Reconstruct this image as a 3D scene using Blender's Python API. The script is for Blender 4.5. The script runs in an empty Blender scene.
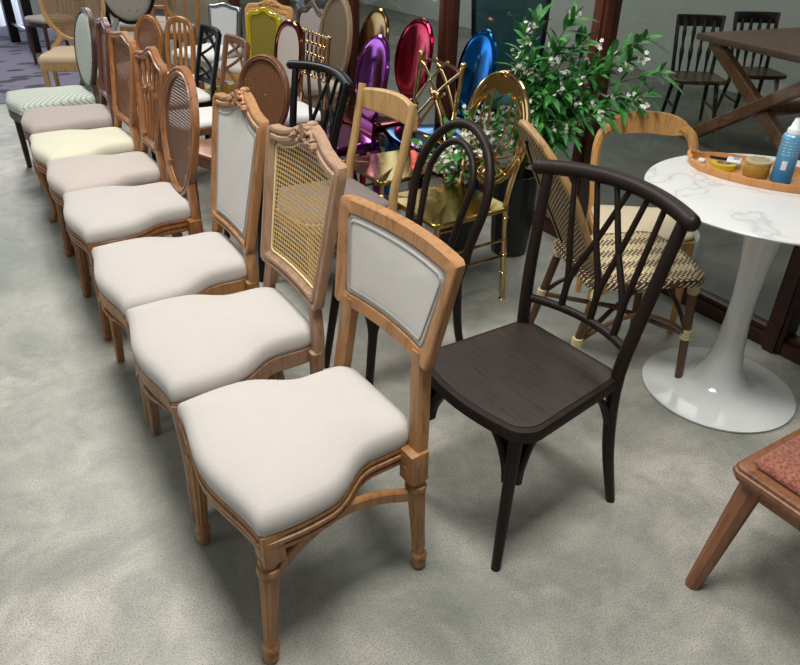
import bpy, bmesh, math, random
from math import sin, cos, pi, radians as R, sqrt, tan
from mathutils import Vector as V, Matrix as M
random.seed(7)
sc = bpy.context.scene
COL = sc.collection

# ------------------------------------------------------------------ materials
MATS = {}
def nt(name):
    m = bpy.data.materials.new(name); m.use_nodes = True
    n = m.node_tree.nodes; l = m.node_tree.links
    b = n['Principled BSDF']
    return m, n, l, b
def coords(n, l, scale=(1, 1, 1), kind='Object', rot=(0, 0, 0)):
    t = n.new('ShaderNodeTexCoord'); mp = n.new('ShaderNodeMapping')
    mp.inputs['Scale'].default_value = scale; mp.inputs['Rotation'].default_value = rot
    l.new(t.outputs[kind], mp.inputs['Vector']); return mp.outputs['Vector']
def noise(n, l, vec, scale, detail=4, rough=.55, dist=0):
    t = n.new('ShaderNodeTexNoise'); t.inputs['Scale'].default_value = scale
    t.inputs['Detail'].default_value = detail; t.inputs['Roughness'].default_value = rough
    t.inputs['Distortion'].default_value = dist
    l.new(vec, t.inputs['Vector']); return t.outputs['Fac']
def ramp(n, l, fac, stops):
    r = n.new('ShaderNodeValToRGB'); e = r.color_ramp.elements
    while len(e) < len(stops): e.new(.5)
    for i, (p, c) in enumerate(stops):
        e[i].position = p; e[i].color = (c[0], c[1], c[2], 1) if not isinstance(c, (int, float)) else (c, c, c, 1)
    l.new(fac, r.inputs['Fac']); return r.outputs['Color']
def mixc(n, l, fac, a, b, mode='MIX'):
    x = n.new('ShaderNodeMix'); x.data_type = 'RGBA'; x.blend_type = mode
    if isinstance(fac, (int, float)): x.inputs[0].default_value = fac
    else: l.new(fac, x.inputs[0])
    for s, k in ((a, 6), (b, 7)):
        if isinstance(s, tuple): x.inputs[k].default_value = (s[0], s[1], s[2], 1)
        else: l.new(s, x.inputs[k])
    return x.outputs[2]
def math_(n, l, op, a, b=0):
    x = n.new('ShaderNodeMath'); x.operation = op
    for s, k in ((a, 0), (b, 1)):
        if isinstance(s, (int, float)): x.inputs[k].default_value = s
        else: l.new(s, x.inputs[k])
    return x.outputs[0]
def bump(n, l, b, h, st=.2, dist=.01):
    x = n.new('ShaderNodeBump'); x.inputs['Strength'].default_value = st; x.inputs['Distance'].default_value = dist
    l.new(h, x.inputs['Height']); l.new(x.outputs['Normal'], b.inputs['Normal'])
def srgb(h):
    c = [int(h[i:i + 2], 16) / 255 for i in (0, 2, 4)]
    return tuple(x / 12.92 if x <= .04045 else ((x + .055) / 1.055) ** 2.4 for x in c)
def wood(name, light, dark, rough=.45, s=1.0, ax=(34, 34, 5)):
    m, n, l, b = nt(name)
    v = coords(n, l, (ax[0] * s, ax[1] * s, ax[2] * s))
    f = noise(n, l, v, 1.6, 5, .6, .6)
    v2 = coords(n, l, (3, 3, 3)); f2 = noise(n, l, v2, 2.2, 3)
    c = ramp(n, l, f, [(.3, srgb(dark)), (.52, srgb(light)), (.75, srgb(light))])
    c2 = mixc(n, l, math_(n, l, 'MULTIPLY', f2, .45), c, srgb(dark))
    l.new(c2, b.inputs['Base Color']); b.inputs['Roughness'].default_value = rough
    bump(n, l, b, f, .12, .004); return m
def fabric(name, c, dark=None, rough=.95, s=420):
    m, n, l, b = nt(name)
    v = coords(n, l)
    f = noise(n, l, v, s, 3, .7); g = noise(n, l, v, 18, 4, .6)
    d = srgb(dark) if dark else tuple(x * .86 for x in srgb(c))
    col = mixc(n, l, ramp(n, l, f, [(.35, 0), (.65, 1)]), d, srgb(c))
    col = mixc(n, l, ramp(n, l, g, [(.45, 0), (.8, .35)]), col, d)
    l.new(col, b.inputs['Base Color']); b.inputs['Roughness'].default_value = rough
    b.inputs['Sheen Weight'].default_value = .15
    bump(n, l, b, f, .25, .002); return m
def metal(name, c, rough=.12, mt=1.0):
    m, n, l, b = nt(name)
    v = coords(n, l); f = noise(n, l, v, 7, 2)
    col = mixc(n, l, f, tuple(x * .8 for x in srgb(c)), srgb(c))
    l.new(col, b.inputs['Base Color']); b.inputs['Metallic'].default_value = mt
    b.inputs['Roughness'].default_value = rough; return m
def paint(name, c, rough=.4, mt=0, coat=0):
    m, n, l, b = nt(name)
    v = coords(n, l); f = noise(n, l, v, 12, 3)
    col = mixc(n, l, f, tuple(x * .92 for x in srgb(c)), srgb(c))
    l.new(col, b.inputs['Base Color']); b.inputs['Roughness'].default_value = rough
    b.inputs['Metallic'].default_value = mt; b.inputs['Coat Weight'].default_value = coat; return m
def cane(name, light, dark, k=560, thr=.55, hole=True):
    """woven cane web: a grid of round holes between strands"""
    m, n, l, b = nt(name)
    t = n.new('ShaderNodeTexCoord'); sp = n.new('ShaderNodeSeparateXYZ'); l.new(t.outputs['Object'], sp.inputs[0])
    a = math_(n, l, 'COSINE', math_(n, l, 'MULTIPLY', sp.outputs[0], k))
    c = math_(n, l, 'COSINE', math_(n, l, 'MULTIPLY', sp.outputs[2], k))
    s = math_(n, l, 'ADD', a, c)
    h = math_(n, l, 'GREATER_THAN', s, thr)
    v = coords(n, l, (180, 180, 180)); f = noise(n, l, v, 1.5, 2)
    col = mixc(n, l, f, srgb(dark), srgb(light))
    shade = ramp(n, l, math_(n, l, 'ADD', math_(n, l, 'MULTIPLY', s, .5), .5), [(0, 1), (.8, .45)])
    col = mixc(n, l, 1.0, col, shade, 'MULTIPLY')
    l.new(col, b.inputs['Base Color']); b.inputs['Roughness'].default_value = .6
    if hole:
        tr = n.new('ShaderNodeBsdfTransparent'); mx = n.new('ShaderNodeMixShader')
        l.new(h, mx.inputs[0]); l.new(b.outputs[0], mx.inputs[1]); l.new(tr.outputs[0], mx.inputs[2])
        l.new(mx.outputs[0], n['Material Output'].inputs['Surface'])
    else:
        col2 = mixc(n, l, h, col, tuple(x * .22 for x in srgb(dark))); l.new(col2, b.inputs['Base Color'])
    return m

HONEY = wood('honey_oak', 'B08152', '835733')
HONEY2 = wood('amber_oak', 'A87340', '774722', .32)
BROWNOAK = wood('brown_oak', '9C673C', '6B4023', .35)
WASH = wood('limed_oak', 'A9876B', '826349', .6)
PALEOAK = wood('pale_oak', 'CC9D60', 'B07F45', .4)
BLOND = wood('blond_oak', 'C4A06B', 'A37F4C', .5)
DARK = wood('espresso_wood', '241812', '130C09', .48, 1.6)
DARK.node_tree.nodes['Principled BSDF'].inputs['Specular IOR Level'].default_value = .28
DARKSEAT = wood('espresso_seat', '352A27', '15100E', .42, 1.0, (6, 75, 75))
BLACK = paint('black_lacquer', '0B0B0C', .38)
BLACK.node_tree.nodes['Principled BSDF'].inputs['Specular IOR Level'].default_value = .3
WALNUT = wood('walnut', '4B3324', '2C1C13', .35)
REDWOOD = wood('mahogany', '6E3D2A', '45231A', .35)
CHERRY = wood('cherry_lacquer', '5A2A22', '35140F', .15)
MIDBROWN = wood('mid_brown', '7A5438', '533421', .45)
FRAMEW = wood('window_frame_wood', '5C2F20', '371911', .4)
FRAMED = wood('sill_frame_wood', '46221A', '2A120E', .4)
STOOLW = wood('russet_wood', '8F5F40', '6A4129', .45)
LINEN = fabric('linen', 'C6C0B9')
LINEN2 = fabric('linen_cool', 'C9C5BD')
LINEN3 = fabric('linen_grey', 'C4BAB0')
CREAM = fabric('cream_cloth', 'E0DEC4')
TAUPE = fabric('taupe_cloth', 'B8ACA3')
BEIGE = fabric('beige_cloth', 'BBA587')
GREYTUFT = fabric('grey_velvet', '8C877F', None, .7)
WHITE = fabric('white_cloth', 'EEECE8')
MAUVE = fabric('mauve_grey_cloth', '7E726E')
RUST = fabric('rust_weave', 'B0705A', '6B3C30', .95, 120)
PIPE = fabric('piping_cloth', '9C968E')
CANE_Y = cane('cane_natural', 'E8C583', 'C99C5E', 470, .45)
CANE_B = cane('cane_brown', '8E6146', '5F3D2C', 520, 1.35)
CANE_A = cane('cane_amber', '9A6339', '6A3E22', 520, 1.35)
CANE_D = cane('rattan_dark', '9A683F', '6A4428', 520, .9, False)
CANE_G = cane('cane_grey_gold', '8C7654', '5F4E36', 560, 1.0, False)
CANE_T = cane('cane_tan', '9C7A52', '6F5335', 420, .95)
GOLD = metal('gold_chrome', 'DDBB84', .12)
GOLDP = metal('gold_plate', 'BFA35C', .2)
SILVER = metal('silver_leaf', 'B9BCC2', .28)
BRONZE = metal('bronze_chrome', '8A6A34', .12)
PURPLE = metal('purple_chrome', '9A3FA0', .1)
CRIMSON = metal('crimson_chrome', 'A80D36', .1)
BLUE = metal('blue_chrome', '0A72C0', .1)
COPPER = metal('copper_chrome', 'A8624A', .12)
YELLOW = paint('yellow_resin', 'B5A30C', .18, 0, .5)
WHITEP = paint('white_lacquer', 'E6E8E6', .16, 0, .6)
ROPE = paint('cream_binding', 'DCCB9C', .7)
RATTAN = wood('rattan_pole', '5F4127', '3D2716', .4)
RATTANL = wood('rattan_light', 'AD8A5A', '7E5D36', .4)
TEALC = fabric('teal_velvet', '155A5E', '0C4448', .6)
LEAFM = None

def damask():
    m, n, l, b = nt('pale_green_trellis')
    t = n.new('ShaderNodeTexCoord'); sp = n.new('ShaderNodeSeparateXYZ'); l.new(t.outputs['Object'], sp.inputs[0])
    u = math_(n, l, 'ADD', sp.outputs[1], sp.outputs[2])
    a = math_(n, l, 'SINE', math_(n, l, 'MULTIPLY', math_(n, l, 'ADD', sp.outputs[0], u), 95))
    c = math_(n, l, 'SINE', math_(n, l, 'MULTIPLY', math_(n, l, 'SUBTRACT', sp.outputs[0], u), 95))
    h = math_(n, l, 'ABSOLUTE', math_(n, l, 'MULTIPLY', a, c))
    col = ramp(n, l, h, [(.05, srgb('7C857A')), (.22, srgb('C3CBBF'))])
    l.new(col, b.inputs['Base Color']); b.inputs['Roughness'].default_value = .8; return m
DAMASK = damask()

def woven():
    """brown and cream checked resin weave in broad stripes"""
    m, n, l, b = nt('brown_cream_weave')
    t = n.new('ShaderNodeTexCoord'); sp = n.new('ShaderNodeSeparateXYZ'); l.new(t.outputs['Object'], sp.inputs[0])
    yz = math_(n, l, 'ADD', sp.outputs[1], sp.outputs[2])
    a = math_(n, l, 'SINE', math_(n, l, 'MULTIPLY', sp.outputs[0], 330))
    c = math_(n, l, 'SINE', math_(n, l, 'MULTIPLY', yz, 330))
    p = math_(n, l, 'MULTIPLY', a, c)
    s = math_(n, l, 'SINE', math_(n, l, 'MULTIPLY', sp.outputs[0], 66))
    light = mixc(n, l, math_(n, l, 'GREATER_THAN', p, .35), srgb('DCCCA2'), srgb('5A3C28'))
    dark = mixc(n, l, math_(n, l, 'GREATER_THAN', p, .2), srgb('4E3222'), srgb('DCCCA2'))
    col = mixc(n, l, math_(n, l, 'GREATER_THAN', s, 0), light, dark)
    l.new(col, b.inputs['Base Color']); b.inputs['Roughness'].default_value = .45
    bump(n, l, b, p, .4, .003); return m
WOVEN = woven()
def weave2(name, c1, c2, k, thr):
    m, n, l, b = nt(name)
    t = n.new('ShaderNodeTexCoord'); sp = n.new('ShaderNodeSeparateXYZ'); l.new(t.outputs['Object'], sp.inputs[0])
    q = math_(n, l, 'ADD', sp.outputs[1], sp.outputs[2])
    a = math_(n, l, 'SINE', math_(n, l, 'MULTIPLY', sp.outputs[0], k)); c = math_(n, l, 'SINE', math_(n, l, 'MULTIPLY', q, k))
    p = math_(n, l, 'MULTIPLY', a, c)
    col = mixc(n, l, math_(n, l, 'GREATER_THAN', p, thr), srgb(c1), srgb(c2))
    l.new(col, b.inputs['Base Color']); b.inputs['Roughness'].default_value = .5
    bump(n, l, b, p, .4, .003); return m
WOVEDGE = weave2('dotted_weave', '4E3222', 'DCCCA2', 290, .3)
CORD = weave2('paper_cord', 'E6D9BC', 'CDBB95', 500, .2)

def floor_mat(name='polished_concrete', k=1.0):
    m, n, l, b = nt(name)
    v = coords(n, l)
    f1 = noise(n, l, v, 1.5, 8, .66, .5); f2 = noise(n, l, v, 6, 8, .7, .6); f3 = noise(n, l, v, 210, 6, .85); f4 = noise(n, l, v, .42, 2)
    c = ramp(n, l, f1, [(.34, srgb('888C82')), (.5, srgb('BDB9AD')), (.64, srgb('DBD5C8'))])
    c = mixc(n, l, ramp(n, l, f2, [(.42, 0), (.66, .6)]), c, srgb('8B8D85'))
    c = mixc(n, l, ramp(n, l, f3, [(.40, .75), (.53, 0)]), c, srgb('5E5C56'))
    c = mixc(n, l, ramp(n, l, f4, [(.42, .0), (.62, .6)]), c, srgb('949B91'))
    vo = n.new('ShaderNodeTexVoronoi'); vo.feature = 'DISTANCE_TO_EDGE'; vo.inputs['Scale'].default_value = 1.7
    wob = n.new('ShaderNodeVectorMath'); wob.operation = 'ADD'
    tn = n.new('ShaderNodeTexNoise'); tn.inputs['Scale'].default_value = 3.5; l.new(v, tn.inputs['Vector'])
    l.new(v, wob.inputs[0]); sc_ = n.new('ShaderNodeVectorMath'); sc_.operation = 'SCALE'; sc_.inputs['Scale'].default_value = .35
    l.new(tn.outputs['Color'], sc_.inputs[0]); l.new(sc_.outputs[0], wob.inputs[1]); l.new(wob.outputs[0], vo.inputs['Vector'])
    cr = ramp(n, l, vo.outputs['Distance'], [(0, .35), (.012, 0)])
    spx = n.new('ShaderNodeSeparateXYZ'); l.new(v, spx.inputs[0])
    msk = ramp(n, l, math_(n, l, 'MULTIPLY', spx.outputs[0], .25), [(.45, 0), (.6, 1)])
    c = mixc(n, l, mixc(n, l, 1.0, cr, msk, 'MULTIPLY'), c, srgb('C9C7BF'))
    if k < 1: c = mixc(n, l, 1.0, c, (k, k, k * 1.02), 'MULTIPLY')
    l.new(c, b.inputs['Base Color'])
    r = ramp(n, l, f2, [(.3, .42), (.7, .62)]); l.new(r, b.inputs['Roughness'])
    bump(n, l, b, f3, .08, .002); return m
def carpet_mat():
    m, n, l, b = nt('pebble_carpet')
    v = coords(n, l, (2.7, 4.6, 1), 'Object', (0, 0, .25))
    vo = n.new('ShaderNodeTexVoronoi'); vo.inputs['Scale'].default_value = 1.3; l.new(v, vo.inputs['Vector'])
    v2 = coords(n, l); f = noise(n, l, v2, 220, 2)
    c = ramp(n, l, vo.outputs['Distance'], [(.36, srgb('3A3744')), (.40, srgb('7C7788'))])
    c = mixc(n, l, math_(n, l, 'MULTIPLY', f, .4), c, srgb('5C5866'))
    l.new(c, b.inputs['Base Color']); b.inputs['Roughness'].default_value = .95; bump(n, l, b, f, .4, .004); return m
def marble_mat():
    m, n, l, b = nt('white_marble')
    v = coords(n, l); f = noise(n, l, v, 1.5, 4, .5, 1.6)
    a = math_(n, l, 'ABSOLUTE', math_(n, l, 'SUBTRACT', f, .5))
    c = ramp(n, l, a, [(0, srgb('C4C4C2')), (.014, srgb('DADAD8')), (.05, srgb('DEDEDC'))])
    l.new(c, b.inputs['Base Color']); b.inputs['Roughness'].default_value = .22; return m
def glass_mat(name, tint, refl=.06):
    m, n, l, b = nt(name)
    tr = n.new('ShaderNodeBsdfTransparent'); tr.inputs[0].default_value = (*tint, 1)
    gl = n.new('ShaderNodeBsdfGlossy'); gl.inputs['Roughness'].default_value = .03
    fr = n.new('ShaderNodeLayerWeight'); fr.inputs[0].default_value = .5
    fc = math_(n, l, 'ADD', math_(n, l, 'MULTIPLY', math_(n, l, 'POWER', fr.outputs['Facing'], 5.0), .9), refl)
    mx = n.new('ShaderNodeMixShader'); l.new(fc, mx.inputs[0]); l.new(tr.outputs[0], mx.inputs[1]); l.new(gl.outputs[0], mx.inputs[2])
    l.new(mx.outputs[0], n['Material Output'].inputs['Surface']); return m
MARBLE = marble_mat()

# ------------------------------------------------------------------ geometry kit
def circ(n=10): return [(cos(2 * pi * i / n), sin(2 * pi * i / n)) for i in range(n)]
def rsq(w, h, c=.18):
    w /= 2; h /= 2; d = min(w, h) * c * 2
    return [(w - d, -h), (w, -h + d), (w, h - d), (w - d, h), (-w + d, h), (-w, h - d), (-w, -h + d), (-w + d, -h)]
def spl(P, k=6, closed=False):
    P = [V(p) for p in P]; n = len(P); out = []
    for i in range(n if closed else n - 1):
        if closed: a, b, c, d = P[(i - 1) % n], P[i], P[(i + 1) % n], P[(i + 2) % n]
        else: a, b, c, d = P[max(i - 1, 0)], P[i], P[i + 1], P[min(i + 2, n - 1)]
        for j in range(k):
            t = j / k
            out.append(.5 * ((2 * b) + (c - a) * t + (2 * a - 5 * b + 4 * c - d) * t * t + (3 * b - 3 * c + d - a) * t ** 3))
    if not closed: out.append(P[-1].copy())
    return out
class MB:
    def __init__(s): s.bm = bmesh.new()
    def ring(s, pts): return [s.bm.verts.new(p) for p in pts]
    def loft(s, rings, closed=False, caps=True):
        R_ = [s.ring(r) for r in rings]; n = len(R_[0])
        for i in range(len(R_) if closed else len(R_) - 1):
            a, b = R_[i], R_[(i + 1) % len(R_)]
            for j in range(n):
                try: s.bm.faces.new((a[j], a[(j + 1) % n], b[(j + 1) % n], b[j]))
                except ValueError: pass
        if caps and not closed:
            for r in (R_[0][::-1], R_[-1]):
                try: s.bm.faces.new(r)
                except ValueError: pass
        return s
    def sweep(s, pts, prof, nrm=None, closed=False, sca=None):
        pts = [V(p) for p in pts]; n = len(pts); rings = []
        ref = V(nrm) if nrm is not None else None; prev = None
        for i in range(n):
            a = pts[(i - 1) % n] if (closed or i > 0) else pts[i]; b = pts[(i + 1) % n] if (closed or i < n - 1) else pts[i]
            t = (b - a).normalized()
            if ref is not None: q = ref
            elif prev is not None: q = prev
            else: q = V((0, 0, 1)) if abs(t.z) < .9 else V((1, 0, 0))
            q = q - t * q.dot(t)
            if q.length < 1e-5: q = t.orthogonal()
            q.normalize(); prev = q; w = t.cross(q); k = 1 if sca is None else (sca[i] if not isinstance(sca, (int, float)) else sca)
            kx, ky = k if isinstance(k, tuple) else (k, k)
            rings.append([pts[i] + w * (x * kx) + q * (y * ky) for x, y in prof])
        return s.loft(rings, closed)
    def tube(s, pts, r, n=8, closed=False, nrm=None):
        pts = list(pts); m = len(pts)
        if isinstance(r, (int, float)): sca = r
        elif len(r) == m: sca = list(r)
        else: sca = [r[0] + (r[-1] - r[0]) * i / (m - 1) if len(r) == 2 else
                     (lambda f: r[int(f)] + (r[min(int(f) + 1, len(r) - 1)] - r[int(f)]) * (f - int(f)))(i / (m - 1) * (len(r) - 1)) for i in range(m)]
        return s.sweep(pts, circ(n), nrm, closed, sca)
    def box(s, c, d, bev=.004, rot=None):
        x, y, z = d[0] / 2, d[1] / 2, d[2] / 2; c = V(c)
        r = bmesh.ops.create_cube(s.bm, size=1)['verts']
        for v in r: v.co = V((v.co.x * d[0], v.co.y * d[1], v.co.z * d[2]))
        if bev > 0:
            es = list({e for v in r for e in v.link_edges})
            g = bmesh.ops.bevel(s.bm, geom=es, offset=min(bev, min(d) * .45), segments=2, affect='EDGES', profile=.6)
            vs = list({v for f in g['faces'] for v in f.verts} | {v for v in r if v.is_valid})
        else: vs = r
        for v in vs:
            if rot is not None: v.co = rot @ v.co
            v.co = v.co + c
        return s
    def lathe(s, prof, n=20, o=(0, 0, 0), flute=None, mtx=None, tilt=(0, 0)):
        rings = []
        for r, z in prof:
            rg = []
            for i in range(n):
                a = 2 * pi * i / n; rr = r
                if flute and flute[2] <= z <= flute[3]: rr = r * (1 - flute[1] * (.5 + .5 * cos(a * flute[0])))
                p = V((rr * cos(a) + tilt[0] * z, rr * sin(a) + tilt[1] * z, z))
                rg.append((mtx @ p if mtx else p) + V(o))
            rings.append(rg)
        return s.loft(rings)
    def ball(s, c, r, u=10, v=7):
        r = (r, r, r) if isinstance(r, (int, float)) else r
        g = bmesh.ops.create_uvsphere(s.bm, u_segments=u, v_segments=v, radius=1)['verts']
        for q in g: q.co = V((q.co.x * r[0] + c[0], q.co.y * r[1] + c[1], q.co.z * r[2] + c[2]))
        return s
    def build(s, name, mat, parent=None, smooth=38):
        bmesh.ops.recalc_face_normals(s.bm, faces=s.bm.faces[:])
        me = bpy.data.meshes.new(name); s.bm.to_mesh(me); s.bm.free()
        if smooth:
            for p in me.polygons: p.use_smooth = True
            me.set_sharp_from_angle(angle=R(smooth))
        me.materials.append(mat)
        o = bpy.data.objects.new(name, me); COL.objects.link(o)
        if parent: o.parent = parent
        return o
def tag(o, label=None, cat=None, group=None, kind=None):
    if label: o['label'] = label
    if cat: o['category'] = cat
    if group: o['group'] = group
    if kind: o['kind'] = kind
    return o
def thing(name, label, cat, loc=(0, 0, 0), rz=0, group=None):
    o = bpy.data.objects.new(name, None); COL.objects.link(o); o.empty_display_size = .1
    o.location = loc; o.rotation_euler = (0, 0, rz); return tag(o, label, cat, group)
def face_minus_x(a=0): return R(-90 + a)     # chair front towards the aisle, turned by a degrees

# ------------------------------------------------------------------ chair pieces
def resample(P, n):
    P = [V((p[0], p[1])) for p in P]; L = [0]
    for i in range(len(P)): L.append(L[-1] + (P[(i + 1) % len(P)] - P[i]).length)
    out = []; j = 0
    for k in range(n):
        t = L[-1] * k / n
        while L[j + 1] < t: j += 1
        f = (t - L[j]) / max(L[j + 1] - L[j], 1e-9); out.append(P[j].lerp(P[(j + 1) % len(P)], f))
    return out
class Outline(list): pass
def inset(P, d):
    if isinstance(P, Outline):
        v0, v1, wb, wt, crest, r, sag, bow, n = P.spec
        return rect_out(v0 + d, v1 - d, wb - 2 * d, wt - 2 * d, crest, max(r - d * .6, .012), sag, bow, n)
    n = len(P); area = sum(P[i].x * P[(i + 1) % n].y - P[(i + 1) % n].x * P[i].y for i in range(n)); sg = 1 if area > 0 else -1
    out = []
    for i in range(n):
        t = (P[(i + 1) % n] - P[i - 1]).normalized(); out.append(P[i] + V((-t.y, t.x)) * d * sg)
    return out
def seat_outline(wf, wr, d, kind='louis', n=84):
    P = []
    f, r = -d / 2, d / 2
    if kind == 'louis':
        for i in range(14):                       # serpentine front
            t = -1 + 2 * i / 13; P.append((t * wf / 2, f - .032 * (cos(t * pi) + 1) / 2 - .004))
        for i in range(1, 15):
            t = i / 15; s = max(0, min(1, (t - .40) / .34)); s = s * s * (3 - 2 * s)
            P.append((wf / 2 + (wr / 2 - wf / 2) * s + .008 * sin(pi * min(1, t / .45)), f + d * t * .93))
        for i in range(9):
            a = i / 8 * pi / 2; P.append((wr / 2 - .055 + .055 * cos(a), r - .055 + .055 * sin(a)))
    elif kind == 'round':
        for i in range(9):
            t = -1 + 2 * i / 8; P.append((t * (wf / 2 - .07), f - .018 * (1 - t * t)))
        for i in range(1, 8):
            a = -pi / 2 + i / 8 * pi / 2; P.append((wf / 2 - .07 + .07 * cos(a), f + .07 + .07 * sin(a)))
        for i in range(5):
            t = i / 4; P.append((wf / 2 + (wr / 2 - wf / 2) * t, f + .07 + (d - .12) * t))
        for i in range(1, 7):
            a = i / 6 * pi / 2; P.append((wr / 2 - .05 + .05 * cos(a), r - .05 + .05 * sin(a)))
    else:
        P = [(-wf / 2 + .02, f), (wf / 2 - .02, f), (wf / 2, f + .02), (wr / 2, r - .02), (wr / 2 - .02, r)]
    if kind == 'louis' or kind == 'round':
        P += [(-x, y) for x, y in P[::-1] if y > f + .001 and not (abs(x) < 1e-6)]
    else: P += [(-wr / 2 + .02, r), (-wr / 2, r - .02), (-wf / 2, f + .02)]
    return resample(P, n)
def cushion(name, out, z, h, mat, par, sc_=1.0, dome=.02):
    c = sum((p for p in out), V((0, 0))) / len(out); mb = MB(); rings = []
    for s, zz in ((.97, -.004), (1.0, .004), (1.008, .3 * h), (1.0, .62 * h), (.965, .9 * h), (.9, h + .1 * dome), (.78, h + .35 * dome), (.55, h + .75 * dome), (.28, h + .96 * dome), (.04, h + dome)):
        rings.append([(c.x + (p.x - c.x) * s * sc_, c.y + (p.y - c.y) * s * sc_, z + zz) for p in out])
    mb.loft(rings); return mb.build(name, mat, par, 60)
def rail(out, z0, z1, mat, par, th=.02, grooves=True, name='seat_rail'):
    prof = [(th, z0), (0.004, z0), (0, z0 + .004)]
    h = z1 - z0
    if grooves: prof += [(0, z0 + h * .25), (.005, z0 + h * .30), (.005, z0 + h * .38), (-.003, z0 + h * .45), (-.003, z0 + h * .62), (.005, z0 + h * .68), (.005, z0 + h * .74), (0, z0 + h * .8)]
    prof += [(0, z1 - .004), (.004, z1), (th, z1)]
    mb = MB(); mb.loft([[(q.x, q.y, z) for q in inset(out, d)] for d, z in prof], closed=True)
    return mb.build(name, mat, par)
def turned_leg(x, y, top, mat, par, tilt=(0, 0), blk=.052):
    mb = MB(); k = top / .46
    pr = [(.006, 0), (.013, .001), (.0175, .010), (.0195, .024), (.0175, .036), (.014, .042), (.021, .048), (.0225, .056), (.021, .063), (.0165, .068),
          (.0175, .085), (.0178, .0851), (.0195, .18), (.0235, .312), (.0237, .3125), (.022, .32), (.027, .326), (.028, .334), (.026, .342), (.019, .346), (.019, .352), (.0245, .358), (.0235, .366), (.022, .372)]
    mb.lathe([(r, z * k) for r, z in pr], 40, (x, y, 0), (10, .13, .0851 * k, .312 * k), None, tilt)
    tx, ty = x + tilt[0] * top, y + tilt[1] * top
    mb.box((tx, ty, (top * .8 + top) / 2), (blk, blk, top * .21), .004)
    mb.lathe([(.0, 0), (.006, .002), (.014, .001), (.016, -.002)], 12, (tx, ty - blk / 2 , .40 * k), None, M.Rotation(R(90), 3, 'X'))
    return mb.build('leg', mat, par)
def round_leg(p0, p1, r0, r1, mat, par, n=10, mid=None):
    mb = MB(); P = [p0] + ([mid] if mid else []) + [p1]
    mb.tube(spl(P, 6), (r0, r1), n); return mb.build('leg', mat, par)
def square_leg(P, w0, w1, mat, par, d=None):
    mb = MB(); Q = spl(P, 6); m = len(Q) - 1
    mb.sweep(Q, rsq(1, 1), (0, 1, 0), False, [w0 + (w1 - w0) * i / m for i in range(m + 1)]); return mb.build('leg', mat, par)
def cabriole_leg(x, y, top, mat, par, sx):
    P = [(x, y, top), (x + sx * .012, y - .014, top * .78), (x + sx * .004, y - .004, top * .45), (x - sx * .004, y + .006, top * .2), (x + sx * .006, y - .008, .03), (x + sx * .012, y - .016, 0.012)]
    mb = MB(); Q = spl(P, 6); mb.tube(Q, [.026, .031, .021, .016, .015, .021], 10)
    mb.box((x, y, top * .93), (.05, .05, top * .14), .006)
    mb.ball((x + sx * .014, y - .018, .016), (.02, .024, .016)); return mb.build('leg', mat, par)

def back_map(yb, sh, rk, cv):
    def f(u, v, o=0): return V((u, yb + (v - sh) * rk - cv * u * u + o, v))
    return f
def oval_out(cv, a, b, pinch=0, n=72, p=2.0):
    o = []
    for i in range(n):
        t = 2 * pi * i / n; x = abs(cos(t)) ** (2 / p) * (1 if cos(t) >= 0 else -1); y = abs(sin(t)) ** (2 / p) * (1 if sin(t) >= 0 else -1)
        o.append((a * x * (1 + pinch * y), cv + b * y))
    return resample(o, n)
def rect_out(v0, v1, wb, wt, crest=0, r=.03, sag=0, bow=0, n=96):
    """upright panel: width wb at the foot, wt at the top, serpentine crest"""
    P = []
    for i in range(17):
        t = -1 + 2 * i / 16; P.append((t * (wb / 2 - r), v0 + sag * (1 - t * t)))
    for i in range(1, 6):
        a = -pi / 2 + i / 6 * pi / 2; P.append((wb / 2 - r + r * cos(a), v0 + r + r * sin(a)))
    for i in range(11):
        t = i / 10; P.append((wb / 2 + (wt / 2 - wb / 2) * t + bow * sin(pi * t), v0 + r + (v1 - v0 - 2 * r) * t))
    for i in range(1, 6):
        a = i / 6 * pi / 2; P.append((wt / 2 - r + r * cos(a), v1 - r + r * sin(a)))
    for i in range(17):
        t = 1 - 2 * i / 16; P.append((t * (wt / 2 - r), v1 + crest * (.5 + .5 * cos(pi * t)) ** 1.0 - (crest * .25 * (1 - abs(2 * abs(t) - 1)) if crest else 0)))
    P += [(-x, y) for x, y in [(wt / 2 - r + r * cos(i / 6 * pi / 2), v1 - r + r * sin(i / 6 * pi / 2)) for i in range(5, 0, -1)]]
    for i in range(10, -1, -1):
        t = i / 10; P.append((-(wb / 2 + (wt / 2 - wb / 2) * t + bow * sin(pi * t)), v0 + r + (v1 - v0 - 2 * r) * t))
    P += [(-(wb / 2 - r + r * cos(a)), v0 + r + r * sin(a)) for a in [-pi / 2 + i / 6 * pi / 2 for i in range(5, 0, -1)]]
    o = Outline(resample(P, n)); o.spec = (v0, v1, wb, wt, crest, r, sag, bow, n); return o
def back_frame(F, out, fw, ft, mat, par, mould=True, name='back_frame'):
    """picture-frame moulding that follows the back outline (outer edge = out)"""
    t = ft / 2
    if mould: pr = [(0, t), (0, -t + .004), (.004, -t), (fw * .30, -t), (fw * .36, -t + .004), (fw * .46, -t + .004), (fw * .54, -t - .003), (fw * .74, -t - .003), (fw * .82, -t + .004), (fw, -t + .009), (fw, t - .003), (fw - .003, t)]
    else: pr = [(0, t - .004), (0, -t + .004), (.004, -t), (fw - .004, -t), (fw, -t + .004), (fw, t - .004), (fw - .004, t), (.004, t)]
    mb = MB(); mb.loft([[F(q.x, q.y, o) for q in inset(out, d)] for d, o in pr], closed=True)
    return mb.build(name, mat, par)
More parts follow.
